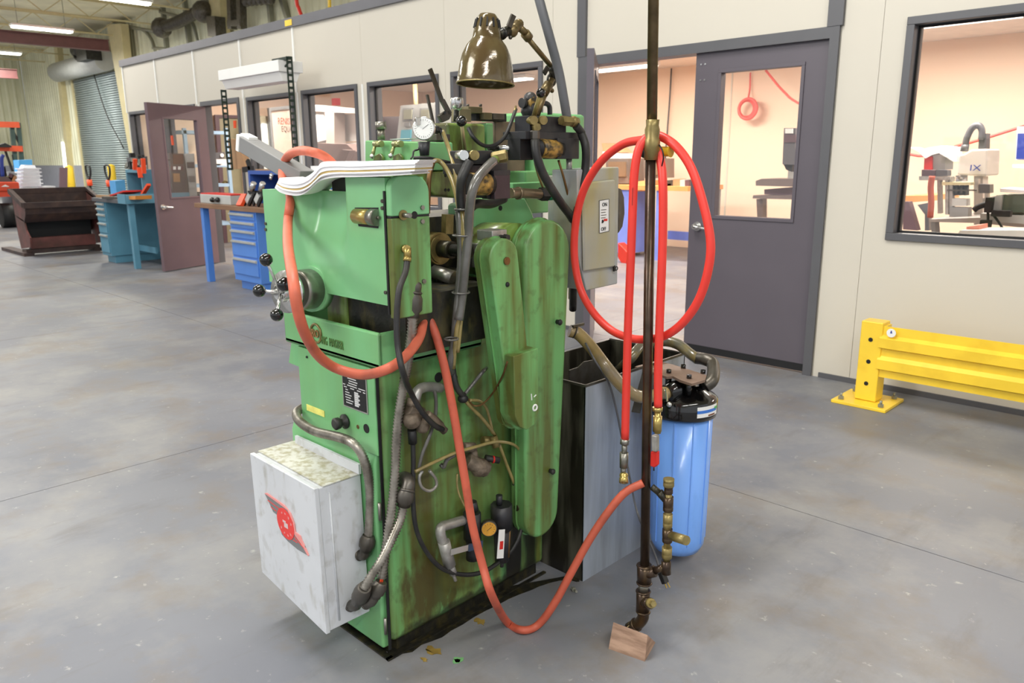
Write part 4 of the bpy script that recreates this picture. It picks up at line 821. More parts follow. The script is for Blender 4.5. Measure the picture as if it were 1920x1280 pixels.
part('stand_rod', MB().cyl(PY(1852, 385, Yv - .1), PY(1853, 440, Yv - .1), .008).tube([PY(1860, 400, Yv - .1), PY(1875, 420, Yv - .1), PY(1886, 440, Yv - .1)], .008, seg=5).cbox(PY(1848, 422, Yv - .1), (.03, .03, .035)), HARDBLK, t)
solo('notebook', tri([(1875, 353), (1925, 357), (1925, 362), (1875, 360)], Yv - .05, .3), PAPER, 'white open binder lying on the green-gray instrument', 'binder')
t = thing('air_preparation_unit', (PY(1910, 270, 7.5).x, 7.5, 1.3), 'blue and white boxed unit at the right edge behind the large window', 'unit')
part('unit_body', tri([(1907, 237), (1930, 237), (1930, 300), (1904, 300)], 7.5, .3), WHITE, t); part('blue_panel', tri([(1908, 250), (1930, 250), (1930, 298), (1905, 298)], 7.47, .04), NAVY, t)
part('shelf_bracket', tri([(1898, 308), (1930, 308), (1930, 316), (1898, 314)], 7.4, .4), WHITE, t)
t = thing('pink_tray', (PY(1830, 430, 5.6).x, 5.6, .7), 'gray case with salmon lid nearest the lower edge of the large window', 'case')
part('case_body', tri([(1800, 432), (1925, 432), (1925, 448), (1790, 446)], 5.5, .3), LGRAY, t); part('lid', tri([(1812, 425), (1836, 422), (1836, 432), (1812, 432)], 5.6, .2), M('salmon', (232, 150, 130), .5), t)
# ---------------- guard rail ----------------
gr = thing('guard_rail', (0, 4.45, 0), 'yellow steel guard rail with ribbed beam bolted to the floor before the cream wall', 'guard rail')
pb = PZ(1622, 752); yp = pb.y - .0
x0 = PY(1600, 740, yp - .07).x; px_ = -1.66
A = PY(1602, 737, yp - .05); B = PY(1642, 745, yp - .05); pw = B.x - A.x
top = PY(1612, 600, yp - .05).z
part('post', MB().box((A.x, yp - .05, .02), (B.x, yp + .06, top)), YEL, gr, bevel=.006)
cp = [PY(1564, 742, yp - .15)]; part('base_plate', MB().box((A.x - .09, yp - .15, 0), (B.x + .09, yp + .14, .018)), YEL, gr, bevel=.003)
for k in range(3):
    c = PY(1628 - k * 3.5, 636 + k * 41, yp - .05); part('bolt_hole', MB().cyl((A.x + pw / 2, yp - .052, c.z), (A.x + pw / 2, yp - .049, c.z), .012, seg=14), HARDBLK, gr)
for dx, dy_ in ((-.05, -.11), (.05 + pw, -.11), (-.05, .1), (.05 + pw, .1)):
    bo = part('anchor_bolt', MB().hexnut((A.x + dx, yp + dy_, .018), (A.x + dx, yp + dy_, .036), .016).cyl((A.x + dx, yp + dy_, .03), (A.x + dx, yp + dy_, .055), .007, seg=8), GALV, gr)
zt = PY(1700, 612, yp - .02).z; zt = PY(1662, 609, yp).z; zb_ = PY(1662, 705, yp).z; H_ = zt - zb_
yy = yp - .06
def rb(f): return zt - f * H_
pf = [(0, 0), (0, .03), (.18, .03), (.24, 0), (.42, 0), (.48, .045), (.60, .045), (.66, 0), (.84, 0), (.9, .04), (1, .04)]
pf = [(0, .02), (.17, .02), (.23, .0), (.41, .0), (.44, .02), (.58, .02), (.65, .0), (.83, .0), (.86, .02), (1, .02)]
pts = [Vector((B.x - .012, yy + d, rb(f))) for f, d in pf] + [Vector((B.x - .012, yy + d + .006, rb(f))) for f, d in reversed(pf)]
part('beam', MB().prism(pts, (3.6, 0, 0)), YEL, gr)
part('end_bracket', MB().box((B.x - .002, yy + .03, zb_), (B.x + .012, yp + .05, zt)), YEL, gr)
lbx = PY(1672, 614, yy - .003); part('round_sticker', MB().cyl((lbx.x, yy - .001, zt - .028), (lbx.x, yy - .0025, zt - .028), .024, seg=18), WHITE, gr)
part('sticker_mark', MB().prism([(lbx.x - .006, yy - .003, zt - .03), (lbx.x + .006, yy - .003, zt - .03), (lbx.x + .002, yy - .003, zt - .015), (lbx.x - .002, yy - .003, zt - .015)], (0, -.0006, 0)), NAVY, gr)
# ================= THE GREEN MACHINE =================
YB = 1.125; XR = -1.585
mc = thing('thread_rolling_machine', (-1.8, 1.45, 0), 'green oil-stained thread rolling machine with belt guards and conduits in the foreground', 'machine')
fy = lambda px, py, o=0.0: PY(px, py, YB - o)       # point on the front face, o metres proud
fx = lambda px, py, o=0.0: PX(px, py, XR + o)       # point on the right side face
XL = -1.985; YK = 1.76
m = MB().prism([(XL, YB + .004, 0), (XL, YB + .004, .60), (XL + .01, YB + .02, .63), (XL + .02, YB + .02, .86)] and
               [(XL - .045, YB - .02, .005), (XL - .045, YB - .02, .57), (XL - .03, YB - .004, .605), (XL + .015, YB + .003, .625), (XL + .015, YB + .003, .86), (XL + .015, YK, .86), (XL + .015, YK, .005)], (0, 0, 0)) if False else MB()
# main body: upper block and a slightly wider plinth below the step
m.box((XL + .012, YB + .004, .04), (XR, YK, .86))
body = part('base_body', m, GREEN_BODY, mc, bevel=.018, seg=3)
part('plinth_toe', MB().box((XL + .02, YB + .03, .0), (XR - .02, YK - .02, .05)), DARKOIL, mc)
m = MB().prism([(XL - .045, YB + .012, .02), (XL - .045, YB - .014, .02), (XL - .045, YB - .014, .575), (XL - .045, YB - .004, .605), (XL - .045, YB + .012, .615)], (XR - .008 - XL + .03, 0, 0))
# front door: upper flat panel and lower protruding panel with a rolled shoulder
dr = part('front_door', MB().box((XL + .014, YB - .008, .60), (XR - .012, YB + .004, .838)), GREEN, mc, bevel=.002)
part('lower_door', m, GREEN, mc, bevel=.010, seg=3)
part('door_seam', MB().box((XR - .0125, YB - .004, .02), (XR - .0085, YB + .004, .84)), HARDBLK, mc)
for z in (.445, .1): part('hinge', MB().cyl((XR - .010, YB - .012, z - .025), (XR - .010, YB - .012, z + .025), .0045, seg=8), STEEL, mc)
# left end flange seen behind the rubber conduit
part('side_flange', MB().prism([fy(548, 625, -.02), fy(566, 628, -.02), fy(566, 690, -.02), fy(541, 680, -.02)], (0, .3, 0)), GREEN, mc, bevel=.002)
# coolant pan
px0, px1 = -2.02, XR + .033; py0, py1 = YB - .018, 1.46; pz0, pz1 = .845, .94
m = MB(); T = .014
m.box((px0, py0, pz0), (px1, py1, pz0 + .02)).box((px0, py0, pz0), (px1, py0 + T, pz1)).box((px1 - T, py0, pz0), (px1, py1, pz1)).box((px0, py0, pz0), (px0 + T, py1, pz1)).box((px0, py1 - T, pz0), (px1, py1, pz1))
pn = part('coolant_pan', m, GREEN, mc, bevel=.008, seg=3)
part('pan_floor', MB().box((px0 + .02, py0 + .02, .862), (px1 - .02, py1 - .02, .875)), DARKSTEEL, mc)
part('outlet_spout', MB().prism([fx(874, 640, .04), fx(900, 632, .04), fx(902, 560, .04), fx(896, 552, .04), fx(873, 572, .04)], (-.06, 0, 0)), GREEN_DIRTY, mc, bevel=.004)
# raised lettering on the pan
# emblem ring and letters
ec = PY(591, 625, py0 - .004)
part('emblem_ring', MB().torus((ec.x, py0 - .002, ec.z), EY, .026, .0035, 24, 6), BRASS, mc)
text('raised_lettering', 'RO', .032, (ec.x - .02, py0 - .003, ec.z - .011), EX, EZ, M('letter_rust', (150, 112, 70), .6), mc, ext=.002, sx=.8)
lc = PY(603, 643, py0 - .002); text('raised_lettering', 'NG  MASTER', .033, (lc.x, py0 - .002, PY(625, 650, py0).z), EX, EZ, M('letter_green', (88, 122, 62), .5), mc, ext=.0010, sx=.56)
# data plate, tape, knob, holes on the door
yd = YB - .0085
def plate(name, px0_, py0_, px1_, py1_, mat, o, th=.002, par=mc):
    a, b = PY(px0_, py0_, yd), PY(px1_, py1_, yd); return part(name, MB().box((a.x, yd - o - th, a.z), (b.x, yd - o, b.z)), mat, par)
plate('data_plate', 641, 687, 691, 777, ALU, 0, .002)
a, b = PY(641, 687, yd), PY(691, 777, yd)
dp = part('plate_field', MB().box((a.x + .004, yd - .0028, b.z + .004), (b.x - .004, yd - .002, a.z - .004)), HARDBLK, mc)
R_ = random.Random(5); m = MB(); W_ = b.x - a.x; z = a.z - .024
rows = [(.25, .6), (.3, .65), (.28, .62), (.05, .14, .22, .62, .68, .95), (.08, .2, .34, .5, .62, .78, .86, .95), (.14, .24), (.12, .3), (.12, .38), (.12, .34), (.14, .44), (.14, .4)]
for k, r in enumerate(rows):
    for q in range(0, len(r), 2): m.box((a.x + W_ * r[q], yd - .0032, z - .0026), (a.x + W_ * r[q + 1], yd - .0028, z))
    z -= .0072 if k > 4 else .0068
zz = a.z - .024 - .0068 * 5
for k in range(7): m.box((a.x + W_ * .5, yd - .0032, zz - .0055), (a.x + W_ * (.66 + .05 * (k % 2)), yd - .0028, zz - .0005)); zz -= .0058
part('plate_print', m, M('plate_white', (206, 206, 206), .5), mc)
plate('yellow_tape', 575, 757, 609, 782, M('yellow_tape', (226, 222, 120), .5, var=.15, scale=40), 0, .001)
c = PY(645, 788, yd); part('door_knob', MB().lathe([(.020, 0), (.021, .006), (.010, .010), (.010, .018), (.016, .022), (.017, .034), (.012, .038)], (c.x + .008, yd, c.z), (0, -1, 0), 20), BLACK, mc)
c = PY(687, 803, yd); part('round_hole', MB().cyl((c.x, yd - .001, c.z), (c.x, yd + .001, c.z), .0125, seg=18), HARDBLK, mc)
c = PY(671, 800, yd); part('rust_spot', MB().cyl((c.x, yd - .0006, c.z), (c.x, yd + .001, c.z), .006, seg=10), COPPER, mc)
for px, py in ((576, 669), (630, 662), (702, 688)): c = PY(px, py, yd); part('screw', MB().cyl((c.x, yd - .003, c.z), (c.x, yd, c.z), .0035, seg=8), HARDBLK, mc)
# ---- grey control box (slightly tilted) ----
X2 = -1.662
f1 = PX(597, 916, X2); f2 = PX(619, 1183, X2); Yf = (f1.y + f2.y) / 2
TR, BR = PY(597, 916, Yf), PY(619, 1183, Yf); TL, BL = PY(478, 850, Yf), PY(500, 1068, Yf)
D = Vector((0, YB - .018 - Yf, 0)); Dn = Vector((0, .012, 0))
cb = part('control_box', MB().prism([TR, TL, BL, BR], D), GRAYBOX, mc, bevel=.003)
up = EZ * .0015
part('box_lid', MB().prism([TL + up + Vector((-.003, .012, .0)), TR + up + Vector((.003, .012, 0)), TR + up + D + Vector((.003, 0, 0)), TL + up + D + Vector((-.003, 0, 0))], (0, 0, .003)), GRAYTOP, cb)
part('box_door', MB().prism([TR + Vector((.003, 0, .004)), TL + Vector((-.004, 0, .004)), BL + Vector((-.004, 0, -.003)), BR + Vector((.003, 0, -.003))], (0, -.014, 0)), GRAYBOX, cb, bevel=.0025)
part('back_flange', MB().box((TL.x + .02, YB - .03, TL.z), (TR.x + .01, YB - .022, TL.z + .028)), GRAYBOX, cb)
# door edge seam on the right side
s0 = TR + Vector((.001, .03, -.02)); s1 = BR + Vector((.001, .03, .02))
part('hinge_rod', MB().cyl(s0, s1, .003, seg=6), GRAYBOX, cb)
# winged emblem on the door, lying in the plane of the door
YE = Yf - .0146
def E_(px, py): return PY(px, py, YE)
K = 996 / 140.0
def e(x, y): return E_(480 + x / K, 900 + y / K)
wing = M('emblem_gray', (122, 124, 126), .45); wred = M('emblem_red', (228, 60, 56), .4); wpink = M('emblem_pink', (232, 150, 146), .45)
em = part('winged_emblem', MB().prism([e(120, 172), e(340, 320), (e(420, 380)), e(510, 560), e(530, 690), e(610, 790), e(660, 880), e(708, 1008), e(560, 920), e(430, 810), e(350, 720), e(285, 460), e(235, 420), e(200, 340), (e(165, 260))], (0, -.0015, 0)), wing, cb)
part('emblem_edge', MB().prism([e(120, 172), e(150, 168), e(385, 330), e(470, 440), e(520, 580), e(535, 690), e(600, 740), e(620, 800), e(650, 860), e(712, 1000), e(700, 1008), e(600, 830), e(520, 720), e(500, 560), e(430, 400), e(340, 330)], (0, -.0022, 0)), wpink, em)
cc = (e(405, 580))
ell = []
for k in range(28):
    a_ = 2 * PI * k / 28; u, v = math.cos(a_), math.sin(a_); ell.append(e(405 + 110 * u + 30 * v, 578 + 62 * u + 205 * v))
part('emblem_disc', MB().prism(ell, (0, -.003, 0)), wred, em)
for k in range(4): q = [(165, 262, 330, 385), (205, 350, 280, 410), (520, 750, 650, 905), (500, 790, 560, 830)][k]; part('wing_line', MB().beam(e(q[0], q[1]) - EY * .002, e(q[2], q[3]) - EY * .002, .0015, .0015), wred, em)
R_ = random.Random(9); m = MB()
for k in range(11):
    a_ = 2 * PI * k / 11 + .3; u, v = math.cos(a_) * .72, math.sin(a_) * .72; c = e(405 + 110 * u + 30 * v, 578 + 62 * u + 205 * v)
    t_ = Vector((R_.uniform(-.6, .6), 0, 1)).normalized() * R_.uniform(.0025, .0042)
    if k in (0, 5, 6): continue
    m.beam(c - EY * .003 - t_, c - EY * .003 + t_, .0013, .0006, (0, -1, 0)); m.beam(c - EY * .003 - t_ + EX * .003, c - EY * .003 + t_ * .6 + EX * .0035, .0011, .0006, (0, -1, 0))
mm = m.cbox(e(390, 545) - EY * .003, (.008, .0006, .003)).cbox(e(415, 600) - EY * .003, (.010, .0006, .007)); part('emblem_lettering', mm, M('emblem_light', (214, 190, 190), .5), em)
# ---- conduits ----
def fitting(name, a, b, r, mat=DARKSTEEL, par=mc):
    a, b = Vector(a), Vector(b); d = b - a; m = MB().lathe([(r * .95, 0), (r * 1.05, .1 * d.length), (r * 1.3, .3 * d.length), (r * 1.3, .7 * d.length), (r * 1.0, .82 * d.length), (r * 1.0, d.length)], a, d, 14)
    return part(name, m, mat, par)
def elbow(pts, r, mat=DARKSTEEL, par=mc):
    pts = [Vector(p) for p in pts]; m = MB().tube(pts, r, seg=12).torus(pts[0], pts[1] - pts[0], r * .95, r * .25, 16, 6).torus(pts[-1], pts[-1] - pts[-2], r * .95, r * .25, 16, 6); return part('conduit_elbow', m, mat, par)
SX = XR + .035
P = [fx(774, 592, .10), fx(772, 625, .09), fx(766, 670, .07), fx(757, 720, .045), fx(748, 775, .035), fx(743, 830, .03), fx(741, 880, .03), PX(736, 940, SX), PX(728, 1000, SX), PX(722, 1040, SX), PX(716, 1082, SX)]
part('flexible_conduit', MB().tube(P, .0135, seg=12, ribs=.0085, ramp=.3), CONDUIT, mc, 'long ribbed gray conduit from the top elbow to the control box')
elbow([fx(768, 524, .05), fx(774, 524, .085), fx(778, 534, .10), fx(776, 548, .10)], .018)
fitting('conduit_connector', fx(776, 545, .10), fx(774, 595, .10), .0175)
part('exposed_wires', MB().tube([PX(716, 1080, SX), PX(713, 1092, SX)], .003, seg=5).tube([PX(718, 1080, SX), PX(716, 1093, SX)], .003, seg=5), ORANGE, mc)
fitting('conduit_connector', PX(715, 1090, SX), PX(702, 1118, SX - .01), .0165)
elbow([PX(703, 1115, SX - .01), PX(697, 1127, SX - .02), PX(686, 1131, SX - .045)], .014)
P = [fx(757, 945, .05), fx(750, 975, .05), PX(735, 1010, SX + .02), PX(715, 1050, SX + .02), PX(697, 1078, SX + .01), PX(683, 1102, SX)]
part('flexible_conduit', MB().tube(P, .0135, seg=12, ribs=.0085, ramp=.3), CONDUIT, mc, 'short bright ribbed conduit crossing in front of the longer one')
elbow([fx(752, 898, .0), fx(760, 896, .03), fx(766, 905, .05), fx(763, 920, .055)], .018)
fitting('conduit_connector', fx(763, 915, .055), fx(757, 948, .05), .018)
fitting('conduit_connector', PX(684, 1100, SX), PX(671, 1127, X2 + .05), .018)
elbow([PX(672, 1124, X2 + .05), PX(667, 1134, X2 + .035), PX(658, 1134, X2 + .004)], .0155)
P = [PY(566, 765, YB + .02), PY(556, 774, YB - .03), PY(562, 790, YB - .05), PY(590, 808, YB - .055), PY(630, 818, YB - .05), PY(658, 828, YB - .05), PX(676, 848, X2 + .035), PX(688, 880, X2 + .04), PX(694, 920, X2 + .035), PX(694, 960, X2 + .03), PX(691, 1004, X2 + .03)]
part('flexible_conduit', MB().tube(P, .0135, seg=12, ribs=.0075, ramp=.2), CONDUIT, mc, 'ribbed conduit bending across the front door down to the control box side')
fitting('conduit_connector', PX(691, 1003, X2 + .03), PX(686, 1032, X2 + .025), .017)
elbow([PX(686, 1030, X2 + .025), PX(683, 1040, X2 + .02), PX(675, 1040, X2 + .002)], .014)
# ---- headstock cover ----
YH = 1.10
hx1 = PY(726, 450, YH).x; hx0 = PY(497, 420, YH).x; hzt = PY(715, 333, YH).z; hzb = PY(600, 547, YH).z; hye = PX(797, 450, hx1).y
def H(px, py, o=0): return PY(px, py, YH - o)
zl = H(505, 355).z          # lower top of the left part
cL = H(563, 400).x; cR = H(650, 400).x
dep = .045
# front face as a height field: left slab, concave middle bay, right block
m = MB(); nx, nz = 60, 26; vs = []; fs = []
def top_at(x): return zl if x < H(600, 360).x else hzt
def sst(a, b, v): t = min(1, max(0, (v - a) / (b - a))); return t * t * (3 - 2 * t)
for j in range(nz + 1):
    for i in range(nx + 1):
        x = hx0 + (hx1 - hx0) * i / nx; zt_ = zl; z = hzb + (zl - hzb) * j / nz
        f = (z - hzb) / (zl - hzb); l0 = cL + .03 * (1 - f); wgt = sst(l0 - .006, l0 + .03, x) * (1 - sst(cR - .05, cR + .004, x)); y = YH + dep * wgt * sst(.25, .95, f)
        vs.append((x, y, z))
for j in range(nz):
    for i in range(nx): a = j * (nx + 1) + i; fs.append((a, a + 1, a + nx + 2, a + nx + 1))
m.add(vs, fs, True)
hd = part('front_cover', m, GREEN_CLEAN, mc)
part('cover_box', MB().box((hx0, YH + .001, hzb), (hx0 + .05, YH + .12, zl)).box((hx0 + .002, YH + dep + .003, hzb), (hx1, hye, zl - .001)).box((cR + .004, YH + .002, hzb), (hx1, YH + .06, zl - .001)).box((hx0 + .002, YH + .003, hzb), (hx1, YH + .06, hzb + .02)), GREEN_CLEAN, hd)
part('cover_crown', MB().box((cR + .002, YH, zl), (hx1, hye, hzt)), GREEN_CLEAN, hd)
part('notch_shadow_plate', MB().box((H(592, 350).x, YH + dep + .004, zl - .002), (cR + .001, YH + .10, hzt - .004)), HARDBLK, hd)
part('left_end_plate', MB().box((hx0 - .012, YH + .006, hzb + .02), (hx0 - .002, YH + .12, zl - .015)), GREEN_CLEAN, hd, bevel=.003)
# right end cover: two halves with a rounded top edge and a dark seam
zs = PX(760, 406, hx1 + .02).z; ex = hx1 + .022
def endprof(z0_, z1_, rt):
    pts = [(hx1, YH - .001, z0_), (hx1, hye, z0_)]
    if rt: pts += [(hx1, hye - .04 * (1 - math.cos(a * PI / 16)), z1_ - .04 + .04 * math.sin(a * PI / 16)) for a in range(9)] + [(hx1, YH + .03 - .03 * math.sin(a * PI / 16), z1_ - .03 + .03 * math.cos(a * PI / 16)) for a in range(9)]
    else: pts += [(hx1, hye, z1_), (hx1, YH - .001, z1_)]
    return pts
ev = (ex - hx1, 0, 0)
part('end_cover_upper', MB().prism(endprof(zs + .002, hzt + .004, True), ev), GREEN_CLEAN, mc, bevel=.004)
part('end_cover_lower', MB().prism(endprof(hzb - .03, zs - .002, False), ev), GREEN_DIRTY, mc, bevel=.004)
part('cover_seam', MB().box((hx1 - .001, YH, zs - .003), (ex - .003, hye, zs + .003)), HARDBLK, mc)
part('edge_strip', MB().box((hx1 - .004, YH - .004, hzb - .02), (hx1 + .002, YH, hzt - .03)), HARDBLK, mc)
ef = lambda px, py, o=0: PX(px, py, ex + o)
c = ef(777, 403); part('end_hole', MB().cyl(c, c + EX * .001, .009, seg=18), HARDBLK, mc)
c = ef(755, 403); part('brass_bushing', MB().cyl(c, c + EX * .004, .012, seg=16), BRASS, mc); part('shaft_stub', MB().cyl(c, c + EX * .028, .006, seg=10), STEEL, mc)
for px, py in ((791, 389), (791, 415), (794, 527)): c = ef(px, py); part('screw', MB().cyl(c, c + EX * .005, .0055, seg=10), STEEL, mc)
for px, py in ((718, 377), (718, 390), (724, 548), (499, 419), (499, 430)): c = H(px, py); part('screw', MB().cyl(c, c - EY * .004, .0045, seg=10), DARKSTEEL, mc)
# inspection window with brass cylinder
wa, wb = H(666, 388), H(709, 426)
part('inspection_opening', MB().prism([H(665, 389, .001), H(709, 389, .001), H(709, 428, .001), H(672, 424, .001), H(669, 410, .001)], (0, .0015, 0)), HARDBLK, mc)
a_, b_ = H(668, 405, .004), H(708, 408, .004)
rr = abs(H(690, 391).z - H(690, 420).z) / 2
part('brass_roller', MB().cyl(a_, a_.lerp(b_, .72), rr), BRASSB, mc); part('roller_end', MB().cyl(a_.lerp(b_, .7), b_, rr * 1.08).cyl(b_, b_ + EX * .008, .004, seg=8), STEEL, mc)
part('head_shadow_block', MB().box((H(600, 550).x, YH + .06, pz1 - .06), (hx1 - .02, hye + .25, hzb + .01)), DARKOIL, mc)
part('slide_base', MB().box((PY(600, 590, YH + .03).x, YH + .05, .88), (PY(648, 590, YH + .05).x, YH + .2, hzb + .005)), GREEN_OIL, mc, bevel=.01)
part('slide_block', MB().box((PY(668, 590, YH + .07).x, YH + .07, .89), (PY(708, 590, YH + .07).x, YH + .16, .93)), STEEL, mc)
# hand wheel
hc = PY(594, 540, YH + .01); ha = PY(527, 548, YH - .115)
ax = (ha - hc).normalized(); L = (ha - hc).length
part('wheel_flange', MB().lathe([(.062, 0), (.062, L * .2)], hc, ax, 28), GREEN_CLEAN, mc)
hb = part('hand_wheel', MB().lathe([(.054, L * .2), (.054, L * .55), (.050, L * .62)], hc, ax, 28), STEEL, mc)
part('wheel_disc', MB().lathe([(.056, 0), (.056, .008), (.03, .010), (.024, .018), (.024, .030), (.020, .034)], hc + ax * L * .8, ax, 32), CHROME, hb)
for px, py, o, rb_ in ((499, 487, .16, .0165), (486, 545, .16, .0165), (519, 590, .16, .0165), (533, 533, .215, .017)):
    b_ = PY(px, py, YH - o); part('spoke', MB().cyl(ha + ax * .0, b_, .0055, .004, 10), CHROME, hb); part('spoke_knob', MB().ball(b_, rb_, 18), GLOSSBLK, hb)
# ---- belt guards ----
X1 = -1.425
c0 = PX(946, 485, X1); c1 = PX(981, 776, X1)
g1 = part('small_belt_guard', MB().prism(capsule(c0, .053, c1, .046), (-.065, 0, 0), True), GREEN_DIRTY, mc, bevel=.006, seg=3)
part('guard_lip', MB().prism(capsule(c0 - EX * .034, .057, c1 - EX * .034, .050), (-.004, 0, 0), True), GREEN_DIRTY, g1)
pts = [PX(px, py, X1 + .035) for px, py in ((963, 668), (1009, 652), (1011, 770), (1003, 796), (988, 806), (975, 800), (966, 780))]
part('guard_box', MB().prism(pts, (-.06, 0, 0)), GREEN_DIRTY, g1, bevel=.003)
c = PX(949, 489, X1); part('guard_bolt', MB().cyl(c, c + EX * .005, .0105, seg=14), COPPER, g1)
c = PX(951, 533, X1); part('guard_screw', MB().ball(c, .007, 10), HARDBLK, g1)
part('paint_mark', MB().beam(PX(996, 738, X1 + .036), PX(997, 750, X1 + .036), .003, .002).beam(PX(1001, 744, X1 + .036), PX(1005, 740, X1 + .036), .003, .002).torus(PX(1003, 764, X1 + .036), EX, .008, .003, 12, 5), WHITE, g1)
X2g = -1.50
c0 = PX(1029, 476, X2g); c1 = PX(1018, 964, X2g)
g2 = part('large_belt_guard', MB().prism(capsule(c0, .099, c1, .076), (-.07, 0, 0), True), GREEN_DIRTY, mc, bevel=.012, seg=4)
part('guard_lip', MB().prism(capsule(c0 - EX * .04, .104, c1 - EX * .04, .080), (-.005, 0, 0), True), GREEN_DIRTY, g2)
for px, py in ((1044, 603), (1031, 882)): c = PX(px, py, X2g); part('guard_knob', MB().cyl(c, c + EX * .012, .007, seg=10).ball(c + EX * .013, .0095, 12, (.7, 1, 1)), BLACK, g2)
part('side_stop_block', MB().box((X1 - .1, PX(918, 445, X1 - .05).y, PX(918, 452, X1 - .05).z), (X1 - .04, PX(946, 445, X1 - .05).y, PX(918, 432, X1 - .05).z)), ALU, mc, bevel=.003)
c = PX(938, 444, X1 - .04); part('stop_screw', MB().cyl(c - EX * .01, c + EX * .025, .006, seg=10).hexnut(c + EX * .015, c + EX * .03, .009), BLACK, mc)
# bearing housing behind the guards
bc = PX(968, 475, -1.57)
part('bearing_housing', MB().lathe([(.088, 0), (.085, .1), (.08, .26)], (bc.x, bc.y, bc.z), (-1, 0, 0), 32), GREEN_OIL, mc)
part('head_casting', MB().prism([PX(px, py, -1.70) for px, py in ((888, 385), (940, 368), (985, 370), (1000, 400), (1010, 440), (1015, 520), (890, 520))], (-.12, 0, 0)), GREEN, mc, bevel=.008)
c = PX(938, 390, -1.70); part('casting_hole', MB().cyl(c, c + EX * .001, .008, seg=12), HARDBLK, mc)
part('spring_stack', MB().tube([PX(893, 455, -1.66), PX(893, 500, -1.66)], .022, seg=12, ribs=.008), STEEL, mc)
# dark interior, spindle, tool box
xi = -1.74
part('inner_frame', MB().box((-1.98, 1.3, .94), (xi, 1.72, 1.2)), DARKOIL, mc)
part('pan_back_wall', MB().box((-1.98, 1.42, .86), (-1.72, 1.75, 1.0)), DARKOIL, mc)
c = PX(826, 466, -1.66); part('spindle_flange', MB().cyl(c - EX * .04, c, .045, seg=28).cyl(c, c + EX * .006, .040, seg=24), BRASS, mc)
part('spindle_nose', MB().cyl(c, c + EX * .05, .024, seg=18).tube([c + EX * .05, c + EX * .12], .018, seg=12, ribs=.008), DARKOIL, mc)
part('chute', MB().cyl(PX(812, 508, -1.66), PX(850, 522, -1.60), .019, .022, 14, True), STEEL, mc)
part('dark_motor', MB().cbox(PX(822, 525, -1.70), (.05, .05, .035)), DARKOIL, mc, bevel=.01)
part('tool_block', MB().prism([PX(px, py, -1.645) for px, py in ((812, 546), (848, 540), (853, 545), (850, 600), (843, 606), (808, 592), (806, 570))], (-.05, 0, 0)), YELO, mc, bevel=.004)
part('tool_block_lip', MB().beam(PX(847, 556, -1.64), PX(843, 596, -1.64), .012, .01).beam(PX(812, 590, -1.64), PX(836, 598, -1.64), .012, .012), M('yellow_clean', (226, 216, 46), .4), mc)
part('oil_bracket', MB().beam(PX(832, 420, -1.68), PX(846, 420, -1.68), .02, .055), BRASS, mc)
# upper castings
def bxX(name, px0_, py0_, px1_, py1_, X, d, mat, bv=.004, par=mc, lab=None):
    a, b = PX(px0_, py0_, X), PX(px1_, py1_, X); a2 = PX(px0_, py1_, X)
    zt_ = (PX((px0_ + px1_) / 2, py0_, X).z); zb_2 = (PX((px0_ + px1_) / 2, py1_, X).z)
    return part(name, MB().box((X - d, a.y, zb_2), (X, b.y, zt_)), mat, par, lab, bv)
part('upper_slide', MB().prism([PX(px, py, -1.68) for px, py in ((775, 318), (800, 322), (862, 318), (868, 366), (862, 372), (815, 366), (800, 352), (778, 350))], (-.16, 0, 0)), GREEN_OIL, mc, bevel=.006)
for px, py in ((835, 329), (835, 356), (841, 356)): c = PX(px, py, -1.68); part('casting_hole', MB().cyl(c, c + EX * .001, .0045, seg=10), HARDBLK, mc)
bxX('tall_casting', 838, 231, 912, 305, -1.80, .1, GREEN_OIL, .01)
bxX('tall_casting_side', 912, 231, 926, 300, -1.83, .1, GREEN, .004)
bxX('middle_casting', 790, 300, 870, 330, -1.76, .1, GREEN_OIL, .004)
bxX('rear_head', 996, 212, 1096, 330, -1.86, .25, GREEN, .012)
bxX('rear_head_lower', 985, 320, 1030, 400, -1.80, .12, GREEN, .006)
bxX('rear_plate', 962, 342, 1040, 364, -1.72, .06, GREEN, .003)
bxX('oily_housing', 928, 228, 985, 345, -1.88, .12, M('oily_brown_casting', (122, 104, 84), .4, var=.25, scale=9, grime=(70, 60, 34), gamt=.6, gscale=(14, 14, 8), gcov=.45), .004)
bxX('steel_block', 878, 200, 905, 212, -1.84, .05, M('khaki_steel', (140, 132, 102), .4, metal=.4, var=.1, grime=(80, 72, 40), gamt=.5), .002)
bxX('steel_block', 862, 204, 884, 228, -1.82, .04, MATS['khaki_steel'], .002)
bxX('tool_rail', 893, 212, 950, 227, -1.86, .03, HARDBLK, .001)
bxX('tool_clamp', 907, 211, 923, 224, -1.84, .02, MATS['khaki_steel'], .001)
bxX('tool_clamp', 925, 213, 946, 224, -1.84, .02, DARKSTEEL, .001)
for px in (877, 901): c = PX(px, 200, -1.86); part('cap_screw', MB().cyl(c, c + EZ * .008, .005, seg=8), DARKSTEEL, mc)
